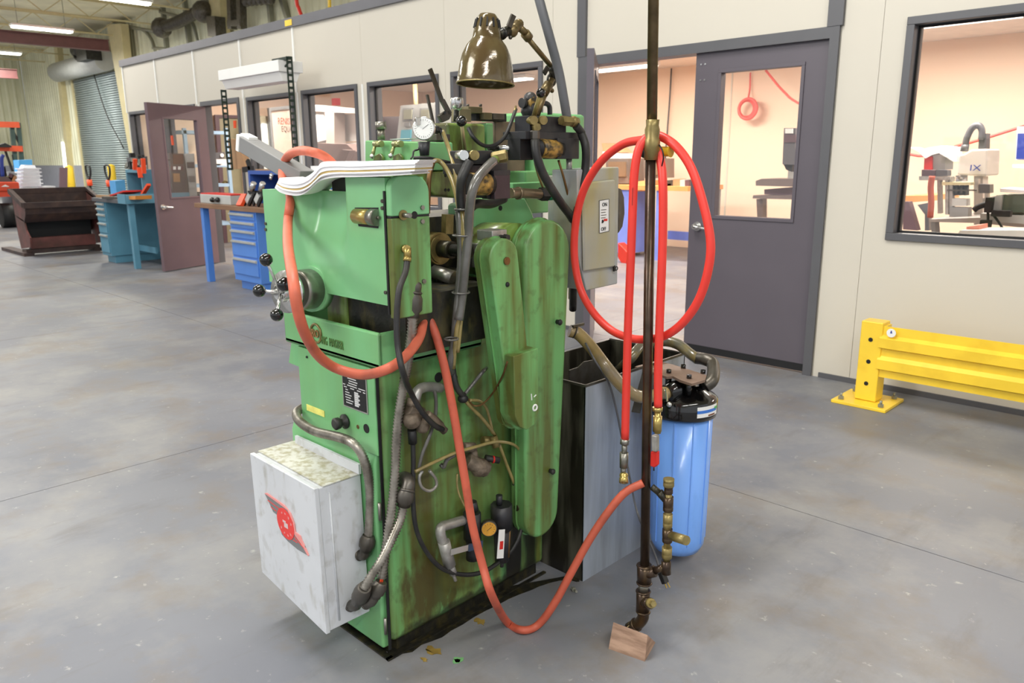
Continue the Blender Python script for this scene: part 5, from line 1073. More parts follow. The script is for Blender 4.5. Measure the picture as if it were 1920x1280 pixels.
# back left block with two small handles
YQ = 1.36
m = MB().prism([PY(px, py, YQ) for px, py in ((684, 263), (786, 266), (790, 320), (684, 330))], (0, .12, 0)); part('rear_left_block', m, GREEN, mc, bevel=.004)
for px, py, qx, qy in ((704, 270, 698, 293), (740, 270, 733, 292)):
    a_ = PY(px, py, YQ - .02); b_ = PY(qx, qy, YQ - .035); h_ = part('clamp_handle', MB().cyl(a_ + EX * .03, a_ - EX * .004, .009, seg=12).tube([a_, b_], [.004, .006], seg=8, smooth_path=False), M('green_brass', (158, 160, 110), .3, metal=.7), mc)
    part('handle_ball', MB().ball(b_, .0075, 12), CHROME, h_)
    part('boss', MB().prism([PY(px + 2, py + 22, YQ - .001), PY(px + 12, py + 17, YQ - .001), PY(px + 18, py + 24, YQ - .001), PY(px + 18, py + 32, YQ - .001), PY(px, py + 32, YQ - .001)], (0, -.01, 0)), GREEN_OIL, mc, bevel=.003)
c = PY(715, 262, YQ + .03); part('breather_cap', MB().cyl(c, c + EZ * .03, .011, seg=14).cyl(c + EZ * .03, c + EZ * .05, .016, seg=16), STEEL, mc)
part('level_plate', MB().box(tuple(PY(731, 262, YQ + .05)), tuple(PY(768, 259, YQ + .05) + EY * .04)), LGRAY, mc)
# dial indicator
dc = PX(795, 241, -1.60); dn = Vector((.62, -.78, .0)).normalized()
di = part('dial_indicator', MB().lathe([(.0285, 0), (.0295, .006), (.0295, .016), (.027, .018)], dc - dn * .012, dn, 32), CHROME, mc)
part('dial_face', MB().lathe([(.0262, 0), (.0262, .0012)], dc + dn * .0062, dn, 32), WHITE, di)
m = MB(); u = EZ.cross(dn).normalized()
for k in range(24):
    a_ = 2 * PI * k / 24; r0, r1 = (.020 if k % 6 else .018), .0235; v = u * math.cos(a_) + EZ * math.sin(a_); m.beam(dc + dn * .0078 + v * r0, dc + dn * .0078 + v * r1, .0007, .0004, dn)
m.beam(dc + dn * .008 - (u * .5 + EZ * .3) * .004, dc + dn * .008 + (u * .8 + EZ * .6) * .017, .0009, .0004, dn); part('dial_marks', m, HARDBLK, di)
part('crumpled_foil', MB().prism([PX(779, 220, -1.60), PX(800, 219, -1.60), PX(806, 226, -1.60), PX(800, 232, -1.60), PX(782, 236, -1.60)], (-.02, .01, 0)), CHROME, di, bevel=.002)
part('indicator_holder', MB().cyl(PX(795, 266, -1.61), PX(796, 292, -1.61), .016, .012, 10), BLACKBLK, di)
part('indicator_arm', MB().cyl(PX(813, 243, -1.60), PX(826, 243, -1.60), .006).hexnut(PX(815, 243, -1.60), PX(821, 243, -1.60), .011).cyl(PX(824, 243, -1.60), PX(832, 255, -1.60), .006), BLACK, di)
bxX('clamp_block', 818, 251, 845, 264, -1.70, .05, DARKSTEEL, .003); bxX('clamp_post', 817, 262, 832, 286, -1.71, .04, DARKSTEEL, .003)
part('wire_tag', MB().tube([PX(787, 272, -1.62), PX(784, 280, -1.62), PX(776, 283, -1.62), PX(774, 292, -1.62), PX(770, 298, -1.62)], .0025, seg=6), BLACK, mc)
# levers
XLv = -1.72
part('long_lever', MB().beam(PX(806, 129, XLv), PX(829, 190, XLv), .012, .006, EX).beam(PX(829, 188, XLv), PX(843, 214, XLv), .014, .008, EX), DARKSTEEL, mc)
part('lever_fork', MB().prism([PX(px, py, XLv + .004) for px, py in ((833, 210), (842, 205), (848, 214), (843, 224), (830, 230), (823, 217))], (-.012, 0, 0)), DARKSTEEL, mc, bevel=.002)
part('lever_pivot', MB().cyl(PX(834, 211, XLv + .004), PX(834, 211, XLv + .012), .004, seg=8), HARDBLK, mc)
part('thin_lever', MB().beam(PX(801, 178, -1.75), PX(814, 238, -1.72), .008, .005, EX), DARKSTEEL, mc)
c = PX(857, 205, -1.76); part('oil_cup', MB().lathe([(.009, 0), (.014, .006), (.0185, .012), (.0190, .032), (.0175, .036)], c - EZ * .004, EZ, 22), CHROME, mc)
part('oil_cup_stem', MB().cyl(PX(855, 228, -1.76), PX(856, 206, -1.76), .008, seg=10), DARKOIL, mc)
b_ = PX(865, 227, -1.56); part('control_lever', MB().cyl(PX(872, 285, -1.60), b_, .0055, .0045, 10), M('tarnished_rod', (186, 172, 130), .3, metal=.6), mc); part('lever_knob', MB().ball(b_, .0145, 18), GLOSSBLK, mc)
b_ = PX(1014, 174, -1.52); part('control_lever', MB().cyl(PX(1000, 222, -1.56), b_, .0075, .0065, 10), M('brass_rod', (164, 148, 92), .35, metal=.6), mc); part('lever_knob', MB().ball(b_, .0135, 18), GLOSSBLK, mc)
# valve assembly (lower left)
XV = -1.50
vb = bxX('valve_block', 872, 282, 925, 312, XV, .06, BLACKBLK, .003)
bxX('valve_base', 868, 306, 952, 326, XV - .0, .08, BLACKBLK, .002)
for px, py, mt in ((871, 291, CHROME), (891, 291, BRASS)): c = PX(px, py, XV + .0); part('plug_cap', MB().cyl(c - EX * .02 , c + Vector((.016, -.016, 0)), .0125, seg=16), mt, vb)
c = PX(933, 294, XV + .02); part('hose_fitting', MB().hexnut(c + Vector((-.012, -.008, -.004)), c + Vector((.02, .014, .004)), .0155), BRASS, vb)
part('hose_barb', MB().cyl(PX(919, 307, XV + .03), PX(930, 298, XV + .02), .012, seg=12), GREEN_OIL, vb)
part('solenoid', MB().cyl(PX(875, 344, XV), PX(918, 346, XV), .028, seg=20), HARDBLK, mc); part('solenoid_label', MB().cyl(PX(877, 344, XV + .003), PX(912, 346, XV + .003), .0285, seg=20), LABELY, mc)
bxX('solenoid_cap', 912, 327, 930, 371, XV + .005, .06, HARDBLK, .002); bxX('solenoid_cap', 927, 328, 957, 373, XV + .02, .05, M('dark_plum_box', (58, 44, 50), .35, var=.2, scale=18, grime=(110, 90, 84), gamt=.3, gscale=(30, 30, 10), gcov=.4), .002)
bxX('solenoid_lid', 926, 319, 957, 329, XV + .02, .06, BLACKBLK, .001)
part('pipe_elbow_fitting', MB().tube([PX(957, 362, -1.55), PX(975, 362, -1.55), PX(1000, 363, -1.55), PX(1016, 364, -1.55)], .0145, seg=14).cyl(PX(970, 362, -1.55), PX(974, 362, -1.55), .018), M('dirty_gunmetal', (132, 118, 96), .35, metal=.7, var=.2, scale=20), mc)
part('hose_gland', MB().hexnut(PX(1012, 364, -1.55), PX(1027, 364, -1.55), .020), BLACK, mc); part('green_cap', MB().cyl(PX(1026, 364, -1.55), PX(1037, 364, -1.55), .018, seg=14), M('emerald_cap', (30, 140, 92), .35), mc)
part('black_hose_loop', MB().tube([PX(866, 402, -1.60), PX(880, 392, -1.56), PX(893, 382, -1.56), PX(920, 382, -1.58), PX(945, 372, -1.60)], .013, seg=12), BLACK, mc)
# valve assembly (upper right)
XV = -1.55
vb2 = bxX('valve_block', 993, 218, 1062, 250, XV, .06, BLACKBLK, .003)
bxX('valve_base', 985, 247, 1088, 262, XV + .01, .09, BLACKBLK, .002)
bxX('valve_plate', 975, 258, 1000, 300, XV - .01, .05, HARDBLK, .002)
part('solenoid', MB().cyl(PX(1000, 278, XV), PX(1048, 280, XV), .027, seg=20), HARDBLK, mc); part('solenoid_label', MB().cyl(PX(1010, 278, XV + .003), PX(1043, 280, XV + .003), .0275, seg=20), LABELY, mc)
bxX('solenoid_cap', 1046, 259, 1086, 298, XV + .02, .06, BLACKBLK, .002)
for px, py, mt in ((1000, 226, BRASS), (1018, 226, BRASS)): c = PX(px, py, XV); part('plug_cap', MB().cyl(c - EX * .02, c + Vector((.016, -.014, 0)), .0125, seg=16), mt, vb2)
c = PX(1003, 239, XV); part('hex_plug', MB().hexnut(c, c + Vector((.02, -.012, 0)), .013), BRASS, vb2)
c = PX(1003, 253, XV + .02); part('hose_nut', MB().hexnut(c - EZ * .012, c + EZ * .012, .014), DARKSTEEL, vb2)
part('brass_cross', MB().hexnut(PX(1052, 226, XV + .02), PX(1082, 228, XV + .02), .015).ball(PX(1075, 228, XV + .02), .017, 10), BRASS, vb2)
part('black_elbow', MB().tube([PX(1080, 236, XV + .03), PX(1086, 243, XV + .03), PX(1091, 250, XV + .03)], .012, seg=10), BLACK, vb2)
part('chrome_rod', MB().cyl(PX(934, 278, -1.62), PX(972, 277, -1.60), .0085, seg=12), CHROME, mc); part('rod_fitting', MB().cyl(PX(916, 277, -1.62), PX(936, 278, -1.62), .007, seg=8).ball(PX(925, 277, -1.62), .010, 8), DARKOIL, mc)
# regulator behind lever
c = PX(1003, 195, -1.70)
part('amber_regulator', MB().cyl(c - EX * .03, c + EX * .0, .022, seg=16), LABELY, mc); part('regulator_body', MB().ball(c + Vector((-.02, 0, -.018)), .03, 14).ball(c + Vector((-.02, 0, .016)), .022, 12).cyl(PX(982, 193, -1.72), PX(996, 193, -1.72), .011).cyl(PX(978, 193, -1.72), PX(984, 193, -1.72), .015), BLACKBLK, mc)
part('regulator_outlet', MB().tube([PX(1012, 194, -1.70), PX(1024, 194, -1.70), PX(1030, 200, -1.70), PX(1031, 215, -1.70)], .008, seg=10), BLACKBLK, mc)
part('vertical_spool', MB().cyl(PX(1067, 318, XV), PX(1067, 298, XV), .009, seg=12).cyl(PX(1067, 330, XV), PX(1067, 318, XV), .018, seg=16), ALU, mc)
# switch enclosure post and disconnect box
part('box_post', MB().box(tuple(PX(1040, 440, -1.62)), tuple(PX(1078, 328, -1.62) - EX * .03)), SWBOX, mc, bevel=.003)
YSx = 1.86
sw = PY(1073, 318, YSx); XS = -1.50
def s_(px, py, o=0): return PX(px, py, XS + o)
swb = part('disconnect_switch_box', MB().prism([s_(1082, 318), s_(1161, 313), s_(1158, 532), s_(1100, 545), s_(1084, 480)], (-.10, 0, 0)), SWBOX, mc, bevel=.004)
part('switch_door', MB().prism([s_(1094, 342, .012), s_(1154, 336, .012), s_(1154, 500, .012), s_(1096, 509, .012)], (-.012, 0, 0)), SWOIL, swb, bevel=.006)
part('switch_latch', MB().beam(s_(1151, 498, .008), s_(1152, 508, .008), .006, .008).torus(s_(1156, 503, .01), EX, .006, .0015, 12, 5), HARDBLK, swb)
la, lb_ = s_(1124, 376, .0135), s_(1141, 436, .0135)
part('switch_label', MB().prism([s_(1124, 376, .0135), s_(1142, 373, .0135), s_(1142, 433, .0135), s_(1124, 437, .0135)], (-.001, 0, 0)), WHITE, swb)
part('label_border', MB().beam(s_(1124, 376, .0142), s_(1142, 373, .0142), .001, .001).beam(s_(1142, 373, .0142), s_(1142, 433, .0142), .001, .001).beam(s_(1142, 433, .0142), s_(1124, 437, .0142), .001, .001).beam(s_(1124, 437, .0142), s_(1124, 376, .0142), .001, .001), HARDBLK, swb)
o = s_(1129, 387, .0144); text('label_lettering', 'ON', .0165, o, EY, EZ, HARDBLK, swb, sx=.95)
o = s_(1127, 433, .0144); text('label_lettering', 'OFF', .0165, o, EY, EZ, HARDBLK, swb, sx=.88)
m = MB()
for k in range(4): a_ = s_(1127, 394 + k * 5, .0142); m.box(tuple(a_), tuple(a_ + Vector((.0004, .026 - .004 * (k % 2), .0018))))
part('label_small_print', m, DARKSTEEL, swb); a_ = s_(1132, 411, .0142); part('label_warning', MB().box(tuple(a_ - EZ * .006), tuple(a_ + Vector((.0004, .018, .001)))), REDP, swb)
part('label_symbol', MB().cyl(s_(1129, 415, .0138), s_(1129, 415, .0146), .0055, seg=12), HARDBLK, swb)
part('switch_handle', MB().prism([PX(px, py, XS - .06) for px, py in ((1160, 352), (1166, 354), (1171, 370), (1172, 400), (1168, 425), (1160, 438))], (-.03, 0, 0)), DARKSTEEL, swb, bevel=.004)
for sx_ in (1065, 1090): part('support_leg', MB().cyl(PX(sx_ - 18, 560, -1.66) * 1.0, Vector((PX(sx_ - 18, 560, -1.66).x, PX(sx_ - 18, 560, -1.66).y, 1.2)), .012, seg=8), CREAM, mc)
# ---- air preparation unit and pipework on the right side ----
def hose(name, pts, r, mat, lab=None, par=mc, seg=10): return part(name, MB().tube(pts, r, seg=seg), mat, par, lab)
c = fx(887, 970, .04)
part('air_regulator', MB().cyl(fx(885, 960, .04), fx(886, 1010, .04), .026, seg=8).cyl(fx(886, 955, .04), fx(885, 940, .04), .018, .014, 14).cyl(fx(886, 1010, .04), fx(886, 1048, .04), .019, seg=14), BLACKBLK, mc)
gc = fx(916, 989, .07); gn = Vector((.8, -.6, .05)).normalized()
gg = part('pressure_gauge', MB().lathe([(.020, 0), (.0245, .006), (.0245, .022), (.0225, .024)], gc - gn * .014, gn, 28), DARKSTEEL, mc)
part('gauge_face', MB().lathe([(.0212, 0), (.0212, .001)], gc + gn * .0094, gn, 28), M('amber_dial', (206, 150, 52), .3, var=.15, scale=60), gg)
u = EZ.cross(gn).normalized(); m = MB().beam(gc + gn * .0112 - (u * .5 + EZ * .4) * .012, gc + gn * .0112 + (u * .5 + EZ * .4) * .016, .0012, .0004, gn)
for k in range(9): a_ = -2.4 / 2 + PI / 2 + 3.8 * (k / 8 - .5); v = u * math.cos(a_) + EZ * math.sin(a_); m.beam(gc + gn * .0108 + v * .014, gc + gn * .0108 + v * .018, .001, .0004, gn)
part('gauge_needle', m, DARKSTEEL, gg)
fl_ = part('air_filter_bowl', MB().cyl(fx(940, 945, .05), fx(941, 990, .05), .033, seg=8).cyl(fx(941, 990, .05), fx(941, 1050, .05), .026, .022, 18).cyl(fx(936, 945, .05), fx(936, 928, .05), .010, seg=12).cyl(fx(941, 1050, .05), fx(941, 1062, .05), .006), BLACKBLK, mc)
part('filter_label', MB().prism([fx(936, 993, .078), fx(947, 992, .078), fx(944, 1046, .078), fx(932, 1047, .078)], (-.002, 0, 0)), WHITE, fl_); part('label_red_mark', MB().prism([fx(938, 1015, .0792), fx(944, 1014, .0792), fx(943, 1029, .0792), fx(937, 1030, .0792)], (-.002, 0, 0)), REDP, fl_)
part('sight_tube', MB().cyl(fx(955, 992, .07), fx(953, 1044, .07), .0045, seg=8), COPPER, fl_)
part('yellow_tab', MB().cbox(fx(969, 965, .03), (.003, .008, .009)), YELO, mc)
hose('galvanised_elbow', [fx(868, 975, .03), fx(845, 982, .04), fx(828, 988, .045), fx(826, 1000, .05), fx(831, 1018, .05)], .0145, ALU)
vv = part('ball_valve', MB().cyl(fx(832, 1015, .055), fx(843, 1060, .055), .018, seg=10).cyl(fx(843, 1058, .055), fx(850, 1075, .055), .012, seg=10).tube([fx(849, 1073, .055), fx(854, 1088, .055)], .0055, seg=10, ribs=.004), ALU, mc)
part('valve_lever', MB().beam(fx(845, 1035, .075), fx(882, 1025, .08), .018, .003, EX), CHROME, vv); part('lever_sleeve', MB().beam(fx(878, 1027, .08), fx(904, 1019, .083), .02, .006, EX), M('navy_sleeve', (50, 66, 92), .4), vv)
# junction fittings upper left of side
hose('dirty_nipple', [fx(826, 727, .01), fx(800, 725, .03), fx(784, 732, .045), fx(778, 750, .05)], .014, ALU)
part('pipe_union', MB().cyl(fx(776, 748, .05), fx(772, 762, .05), .018, seg=8).cyl(fx(765, 765, .05), fx(790, 775, .05), .017).ball(fx(772, 786, .05), .026, 12).ball(fx(792, 797, .045), .022, 12), M('grimy_fitting', (134, 120, 104), .6, metal=.3, var=.35, scale=30, grime=(70, 58, 44), gamt=.7, gscale=(34, 34, 34), gcov=.5, bump=.5), mc)
fitting('pipe_coupling', fx(800, 775, .05), fx(834, 808, .06), .011, MATS['grimy_fitting'])
part('cable_gland', MB().cyl(fx(772, 805, .04), fx(774, 830, .035), .012, seg=10), BLACK, mc)
c = fx(822, 707, .0); part('round_hole', MB().cyl(c, c + EX * .0015, .014, seg=16), HARDBLK, mc)
c = fx(853, 708, .0); part('round_hole', MB().cyl(c, c + EX * .0015, .009, seg=14), HARDBLK, mc)
# pump / valve in the middle
part('gear_pump', MB().cyl(fx(868, 838, .03), fx(888, 838, .03), .014).cyl(fx(886, 840, .03), fx(890, 862, .035), .012).ball(fx(899, 876, .04), .030, 8, (1, 1, 1)).cyl(fx(874, 862, .03), fx(912, 880, .05), .024, seg=8), MATS['grimy_fitting'], mc)
part('selector_knob', MB().cyl(fx(910, 858, .04), fx(936, 863, .06), .010, seg=14), BLACK, mc); part('red_ring', MB().cyl(fx(923, 861, .05), fx(926, 861, .052), .0112, seg=14), REDP, mc)
part('brass_union', MB().cyl(fx(925, 818, .04), fx(931, 838, .05), .012, seg=14).cyl(fx(905, 826, .02), fx(926, 826, .03), .014, seg=12), BRASS, mc)
hose('air_tube', [fx(778, 884, .05), fx(810, 868, .055), fx(850, 850, .06), (fx(890, 838, .06)), fx(930, 828, .06), fx(960, 832, .06), fx(975, 845, .05), fx(983, 866, .045)], .0048, CLEARTUBE)
part('fitting_chain', MB().tube([fx(983, 864, .045), fx(984, 920, .04), fx(987, 935, .04)], .008, seg=8, ribs=.012).cyl(fx(983, 868, .045), fx(984, 885, .045), .011, seg=6).cyl(fx(986, 915, .04), fx(988, 930, .04), .012, seg=6).ball(fx(988, 950, .045), .02, 8).cyl(fx(968, 952, .045), fx(990, 945, .045), .01), DARKOIL, mc)
hose('cable_harness', [fx(848, 680, .02), fx(850, 700, .04), fx(856, 725, .05), fx(870, 745, .05)], .009, BLACK)
hose('air_tube', [fx(846, 690, .03), fx(850, 715, .04), fx(860, 735, .05), fx(880, 760, .045), fx(905, 785, .04), fx(928, 815, .04)], .0055, CLEARTUBE)
hose('air_tube', [fx(872, 738, .05), fx(888, 718, .05), fx(905, 697, .06), (fx(912, 690, .04))], .0055, GRAYTUBE)
hose('air_tube', [fx(880, 750, .05), fx(900, 752, .05), fx(912, 765, .05), fx(918, 785, .04), fx(924, 812, .04)], .0045, CLEARTUBE)
part('tube_knot', MB().ball(fx(868, 747, .05), .016, 10, (1, 1, .8)), BLACK, mc)
hose('copper_capillary', [PX(951, 678, X1 + .03), PX(942, 705, X1), PX(925, 735, X1 - .06), fx(905, 757, .07), fx(888, 760, .05), fx(878, 748, .05)], .0028, COPPER)
hose('air_tube', [fx(936, 832, .04), fx(950, 870, .03), fx(962, 900, .03), fx(968, 915, .03)], .005, CLEARTUBE)
part('tube_end_fitting', MB().cyl(fx(964, 905, .03), fx(970, 917, .03), .008, seg=8), DARKOIL, mc)
hose('wire_loop', [fx(792, 882, .04), fx(786, 895, .04), fx(790, 912, .04), fx(804, 920, .04), fx(817, 912, .04), fx(817, 898, .04), fx(805, 882, .04)], .0045, ALU)
hose('gray_cable', [fx(812, 726, .03), fx(817, 745, .03), fx(816, 780, .03), fx(806, 815, .035), fx(792, 850, .035), fx(785, 880, .035)], .005, GRAYTUBE)
hose('capillary_line', [fx(857, 888, .03), fx(857, 910, .03), fx(862, 930, .03), fx(872, 950, .03)], .003, CLEARTUBE)
hose('small_hose', [fx(852, 853, .04), fx(838, 862, .04), fx(832, 875, .03), fx(826, 870, .02)], .006, GRAYTUBE)
# black hoses
hose('black_air_line', [fx(774, 825, .035), fx(775, 870, .04), fx(774, 930, .045), fx(780, 990, .05), fx(800, 1035, .05), fx(830, 1066, .06), fx(870, 1077, .06), fx(905, 1072, .06), fx(933, 1055, .055), fx(960, 1030, .05), fx(975, 1000, .05), fx(983, 965, .045)], .0066, BLACK)
hose('black_cable', [ef(764, 485, .02), ef(760, 510, .03), ef(748, 545, .045), ef(744, 600, .05), ef(746, 650, .06), ef(756, 700, .08), fx(770, 735, .10), fx(790, 770, .09), fx(812, 795, .08), fx(830, 805, .07)], .0075, BLACK)
part('brass_elbow', MB().cyl(ef(758, 466, .0), ef(763, 467, .02), .010, seg=10).cyl(ef(764, 464, .02), ef(764, 484, .02), .009, seg=6).cyl(ef(764, 482, .02), ef(763, 490, .022), .010, seg=10), BRASSB, mc)
# bundle of tubes strapped together in front of the opening
XT = -1.50
hose('bundled_hose', [PX(860, 392, XT), PX(862, 430, XT + .01), PX(864, 480, XT + .01), PX(860, 540, XT + .01), PX(855, 590, XT + .01), PX(850, 640, XT - .01), PX(844, 680, XT - .02), fx(846, 700, .04)], .0095, GRAYTUBE)
hose('bundled_hose', [PX(788, 360, XT - .04) * 1.0, PX(794, 400, XT - .05), PX(802, 325, XT - .06), PX(812, 304, XT - .06), PX(825, 303, XT - .06), PX(840, 322, XT - .04), PX(852, 352, XT - .02), PX(860, 390, XT), PX(868, 440, XT + .02), PX(870, 490, XT + .02), PX(866, 560, XT + .02), PX(856, 620, XT + .01), PX(850, 690, XT - .02)][2:], .0062, CLEARTUBE)
hose('bundled_hose', [PX(802, 400, XT - .05), PX(803, 370, XT - .05), PX(805, 330, XT - .05), PX(812, 304, XT - .06)], .0062, COPPER)
hose('bundled_hose', [PX(829, 245, -1.60), PX(842, 280, -1.57), PX(852, 315, -1.54), PX(858, 350, -1.52), PX(866, 395, XT + .01), PX(871, 440, XT + .025), PX(873, 500, XT + .02), PX(866, 580, XT + .015), PX(858, 660, XT)], .0060, CLEARTUBE)
hose('clear_hose', [PX(926, 302, XT + .03), PX(912, 315, XT + .04), PX(895, 335, XT + .05), PX(885, 362, XT + .05), PX(880, 400, XT + .04), PX(878, 440, XT + .03), PX(872, 500, XT + .03), PX(866, 560, XT + .02), PX(860, 600, XT + .02)], .0125, GRAYTUBE)
hose('green_hose', [PX(880, 303, XT + .02), PX(873, 318, XT + .02), PX(866, 335, XT + .02), PX(864, 362, XT + .01), PX(866, 395, XT + .01)], .0125, BLACK)
for px, py, w_ in ((868, 392, .028), (868, 441, .034), (864, 548, .03), (846, 635, .024)):
    part('cable_tie', MB().torus(PX(px, py, XT + .012), EZ, w_ * .75, .0028, 20, 6), GRAYTUBE, mc)
# upper right hoses
hose('black_hose', [PX(1003, 262, -1.52), PX(1006, 290, -1.51), PX(1018, 325, -1.50), PX(1038, 360, -1.49), PX(1055, 385, -1.50), PX(1070, 405, -1.52), PX(1080, 425, -1.54)], .0125, BLACK)
hose('black_hose', [PX(1090, 250, -1.52), PX(1098, 275, -1.50), PX(1098, 310, -1.50), PX(1092, 350, -1.50), PX(1083, 385, -1.51), PX(1078, 430, -1.52), PX(1076, 500, -1.56), PX(1074, 580, -1.62)], .0125, BLACK)
hose('copper_line', [PX(1047, 300, -1.55), PX(1056, 330, -1.54), PX(1066, 370, -1.54), PX(1073, 400, -1.55)], .0035, COPPER); hose('copper_line', [PX(1003, 305, -1.56), PX(1010, 330, -1.56), PX(1018, 352, -1.56)], .0035, BRASS)
hose('thin_black_hose', [PX(878, 240, -1.62), PX(888, 258, -1.60), PX(905, 272, -1.60), PX(925, 273, -1.60), PX(945, 258, -1.60), PX(958, 230, -1.62), PX(967, 205, -1.66)], .0055, BLACK)
part('hose_nozzle', MB().cyl(PX(964, 214, -1.65), PX(967, 199, -1.66), .006, .003, 8), BRASS, mc)
hose('black_cable', [PX(775, 296, -1.60), PX(800, 296, -1.58), PX(830, 302, -1.58), PX(865, 310, -1.56)], .0045, BLACK)
# gray supply conduit rising out of the frame
hose('supply_conduit', [PX(1063, 220, -1.54), PX(1058, 190, -1.54), PX(1048, 135, -1.55), PX(1032, 75, -1.56), PX(1014, 10, -1.58), PX(990, -80, -1.62), PX(965, -180, -1.66), PX(965, -180, -1.66) + Vector((-.25, -.1, 1.6)), Vector((-2.1, 1.5, 5.98))], .0135, M('gray_liquid_tight', (100, 102, 106), .4, var=.1), 'smooth gray conduit rising past the lamp arm')
# ---- work lamp (part of the machine) ----
XLp = -1.60
b0 = PX(911, 162, XLp); t0 = PX(913, 27, XLp)
d_ = (PX(914.5, 27, XLp) - PX(910, 158, XLp)); Ls = d_.length; dl = d_.normalized()
lp = thing_part = bpy.data.objects.new('work_lamp', None); COL.objects.link(lp); lp.parent = mc; lp.location = PX(1010, 215, -1.6) - wpos(mc); lp['label'] = 'oily brown work lamp with bell shade on a jointed arm'
bc_ = PX(910, 158, XLp)
R = 55 / 70 * .1
pr = [(R, 0), (R * 1.005, .004), (R * .97, Ls * .10), (R * .93, Ls * .25), (R * .84, Ls * .42), (R * .70, Ls * .55), (R * .53, Ls * .64), (R * .50, Ls * .66), (R * .47, Ls * .75), (R * .42, Ls * .86), (R * .34, Ls * .96), (R * .27, Ls * 1.0)]
m = MB().lathe(pr + [(r * .93, h) for r, h in reversed(pr)], bc_, dl, 40, False)
part('lamp_shade', m, LAMPM, lp)
m = MB()
for k in range(12):
    a_ = 2 * PI * k / 12; u0 = dl.orthogonal().normalized(); v0 = dl.cross(u0); q = u0 * math.cos(a_) + v0 * math.sin(a_)
    m.beam(bc_ + dl * Ls * .80 + q * R * .462, bc_ + dl * Ls * .93 + q * R * .395, .004, .004, q)
part('vent_slot', m, HARDBLK, lp)['kind'] = 'stuff'
part('rim_bead', MB().torus(bc_, dl, R, .0022, 40, 6), BRASS, lp)
part('bulb', MB().ball(bc_ + dl * Ls * .35, .028, 14).cyl(bc_ + dl * Ls * .45, bc_ + dl * Ls * .8, .014), WHITE, lp)
part('lamp_neck', MB().cyl(PX(935, 66, XLp + .0), PX(953, 58, XLp), .012, .014, 12).torus(PX(943, 63, XLp), EY, .012, .005, 14, 6), DARKOIL, lp)
kh = M('khaki_bronze', (116, 100, 66), .35, metal=.6, var=.2, scale=20)
part('swivel_joint', MB().ball(PX(960, 58, XLp), .018, 12).cyl(PX(958, 62, XLp), PX(972, 45, XLp), .014).ball(PX(973, 45, XLp), .014, 10).cyl(PX(972, 50, XLp), PX(990, 66, XLp), .010), kh, lp)
part('wing_nut', MB().beam(PX(954, 50, XLp + .01), PX(963, 28, XLp + .02), .016, .006, EX).ball(PX(957, 70, XLp + .01), .006, 8), DARKSTEEL, lp)
part('lamp_arm', MB().cyl(PX(988, 70, XLp), PX(1034, 125, XLp), .0075, seg=12).cyl(PX(984, 62, XLp), PX(992, 72, XLp), .014, seg=12), kh, lp)
part('elbow_joint', MB().cyl(PX(1034, 122, XLp), PX(1037, 148, XLp), .010).beam(PX(1020, 138, XLp + .01), PX(1027, 126, XLp + .01), .014, .005, EX).ball(PX(1035, 130, XLp), .012, 10).torus(PX(1034, 150, XLp), EX, .017, .0035, 16, 6), DARKOIL, lp)
part('lower_arm', MB().cyl(PX(1036, 148, XLp), PX(1024, 170, XLp), .009).cyl(PX(1029, 158, XLp), PX(1018, 176, XLp), .015).cyl(PX(1022, 172, XLp), PX(1006, 216, XLp), .010).ball(PX(1035, 170, XLp), .007, 8), kh, lp)
# side pull rod, oil gutter
part('floor_gasket', MB().box((XL - .03, YB - .02, .001), (XR + .006, YB - .002, .006)).box((XR - .004, YB - .02, .001), (XR + .008, YK, .006)), DARKOIL, mc)
# ---- hoses of red rubber ----
hr = thing('red_rubber_hose', PY(560, 560, YH - .12), 'faded salmon rubber hose looping from behind the manual down over the machine front', 'hose')
P = [PY(640, 325, YH + .09), PY(612, 296, YH + .06), PY(585, 285, YH + .02), PY(560, 283, YH + .06), PY(540, 293, YH + .10), PY(530, 315, YH + .11), PY(532, 345, YH + .07), PY(544, 366, YH + .01), PY(543, 390, YH - .016), PY(540, 415, YH - .03), PY(540, 460, YH - .14), PY(549, 520, YH - .24), PY(558, 580, YH - .25), PY(572, 625, YH - .22), PY(596, 665, YH - .16), PY(630, 690, YH - .10), PY(680, 702, YH - .07), PY(725, 692, YH - .06), PX(760, 668, XR + .13), PX(785, 635, XR + .10), PX(793, 600, XR + .06), PX(789, 570, XR + .03)]
part('hose_run', MB().tube(P, .0125, seg=14, sub=8), HOSE, hr)
hr = thing('floor_hose', PZ(980, 1185, 0), 'red brown rubber hose sagging to the floor between machine and iron pipe', 'hose')
P = [PX(788, 566, XR + .03), PX(800, 588, XR + .055), PX(818, 630, XR + .08), PX(834, 690, XR + .10), PX(848, 760, XR + .115), PX(860, 830, XR + .13), PX(872, 900, XR + .15), PX(886, 985, XR + .17), PX(905, 1060, XR + .2), PX(922, 1115, XR + .23)]
g0 = PZ(950, 1165, .02); g1_ = PZ(980, 1181, .0135); g2_ = PZ(1010, 1170, .02)
P += [g0, g1_, g2_]
Ye = 1.70
E_ = PY(1206, 905, Ye)
def lr(t, px, py):          # walk in depth from the floor point to the pipe
    Y = g2_.y + (Ye - g2_.y) * t; return PY(px, py, Y)
P += [lr(.12, 1040, 1130), lr(.3, 1070, 1075), lr(.48, 1105, 1012), lr(.65, 1140, 960), lr(.82, 1172, 923), E_]
part('hose_run', MB().tube(P, .0115, seg=14, sub=8), HOSE2, hr)
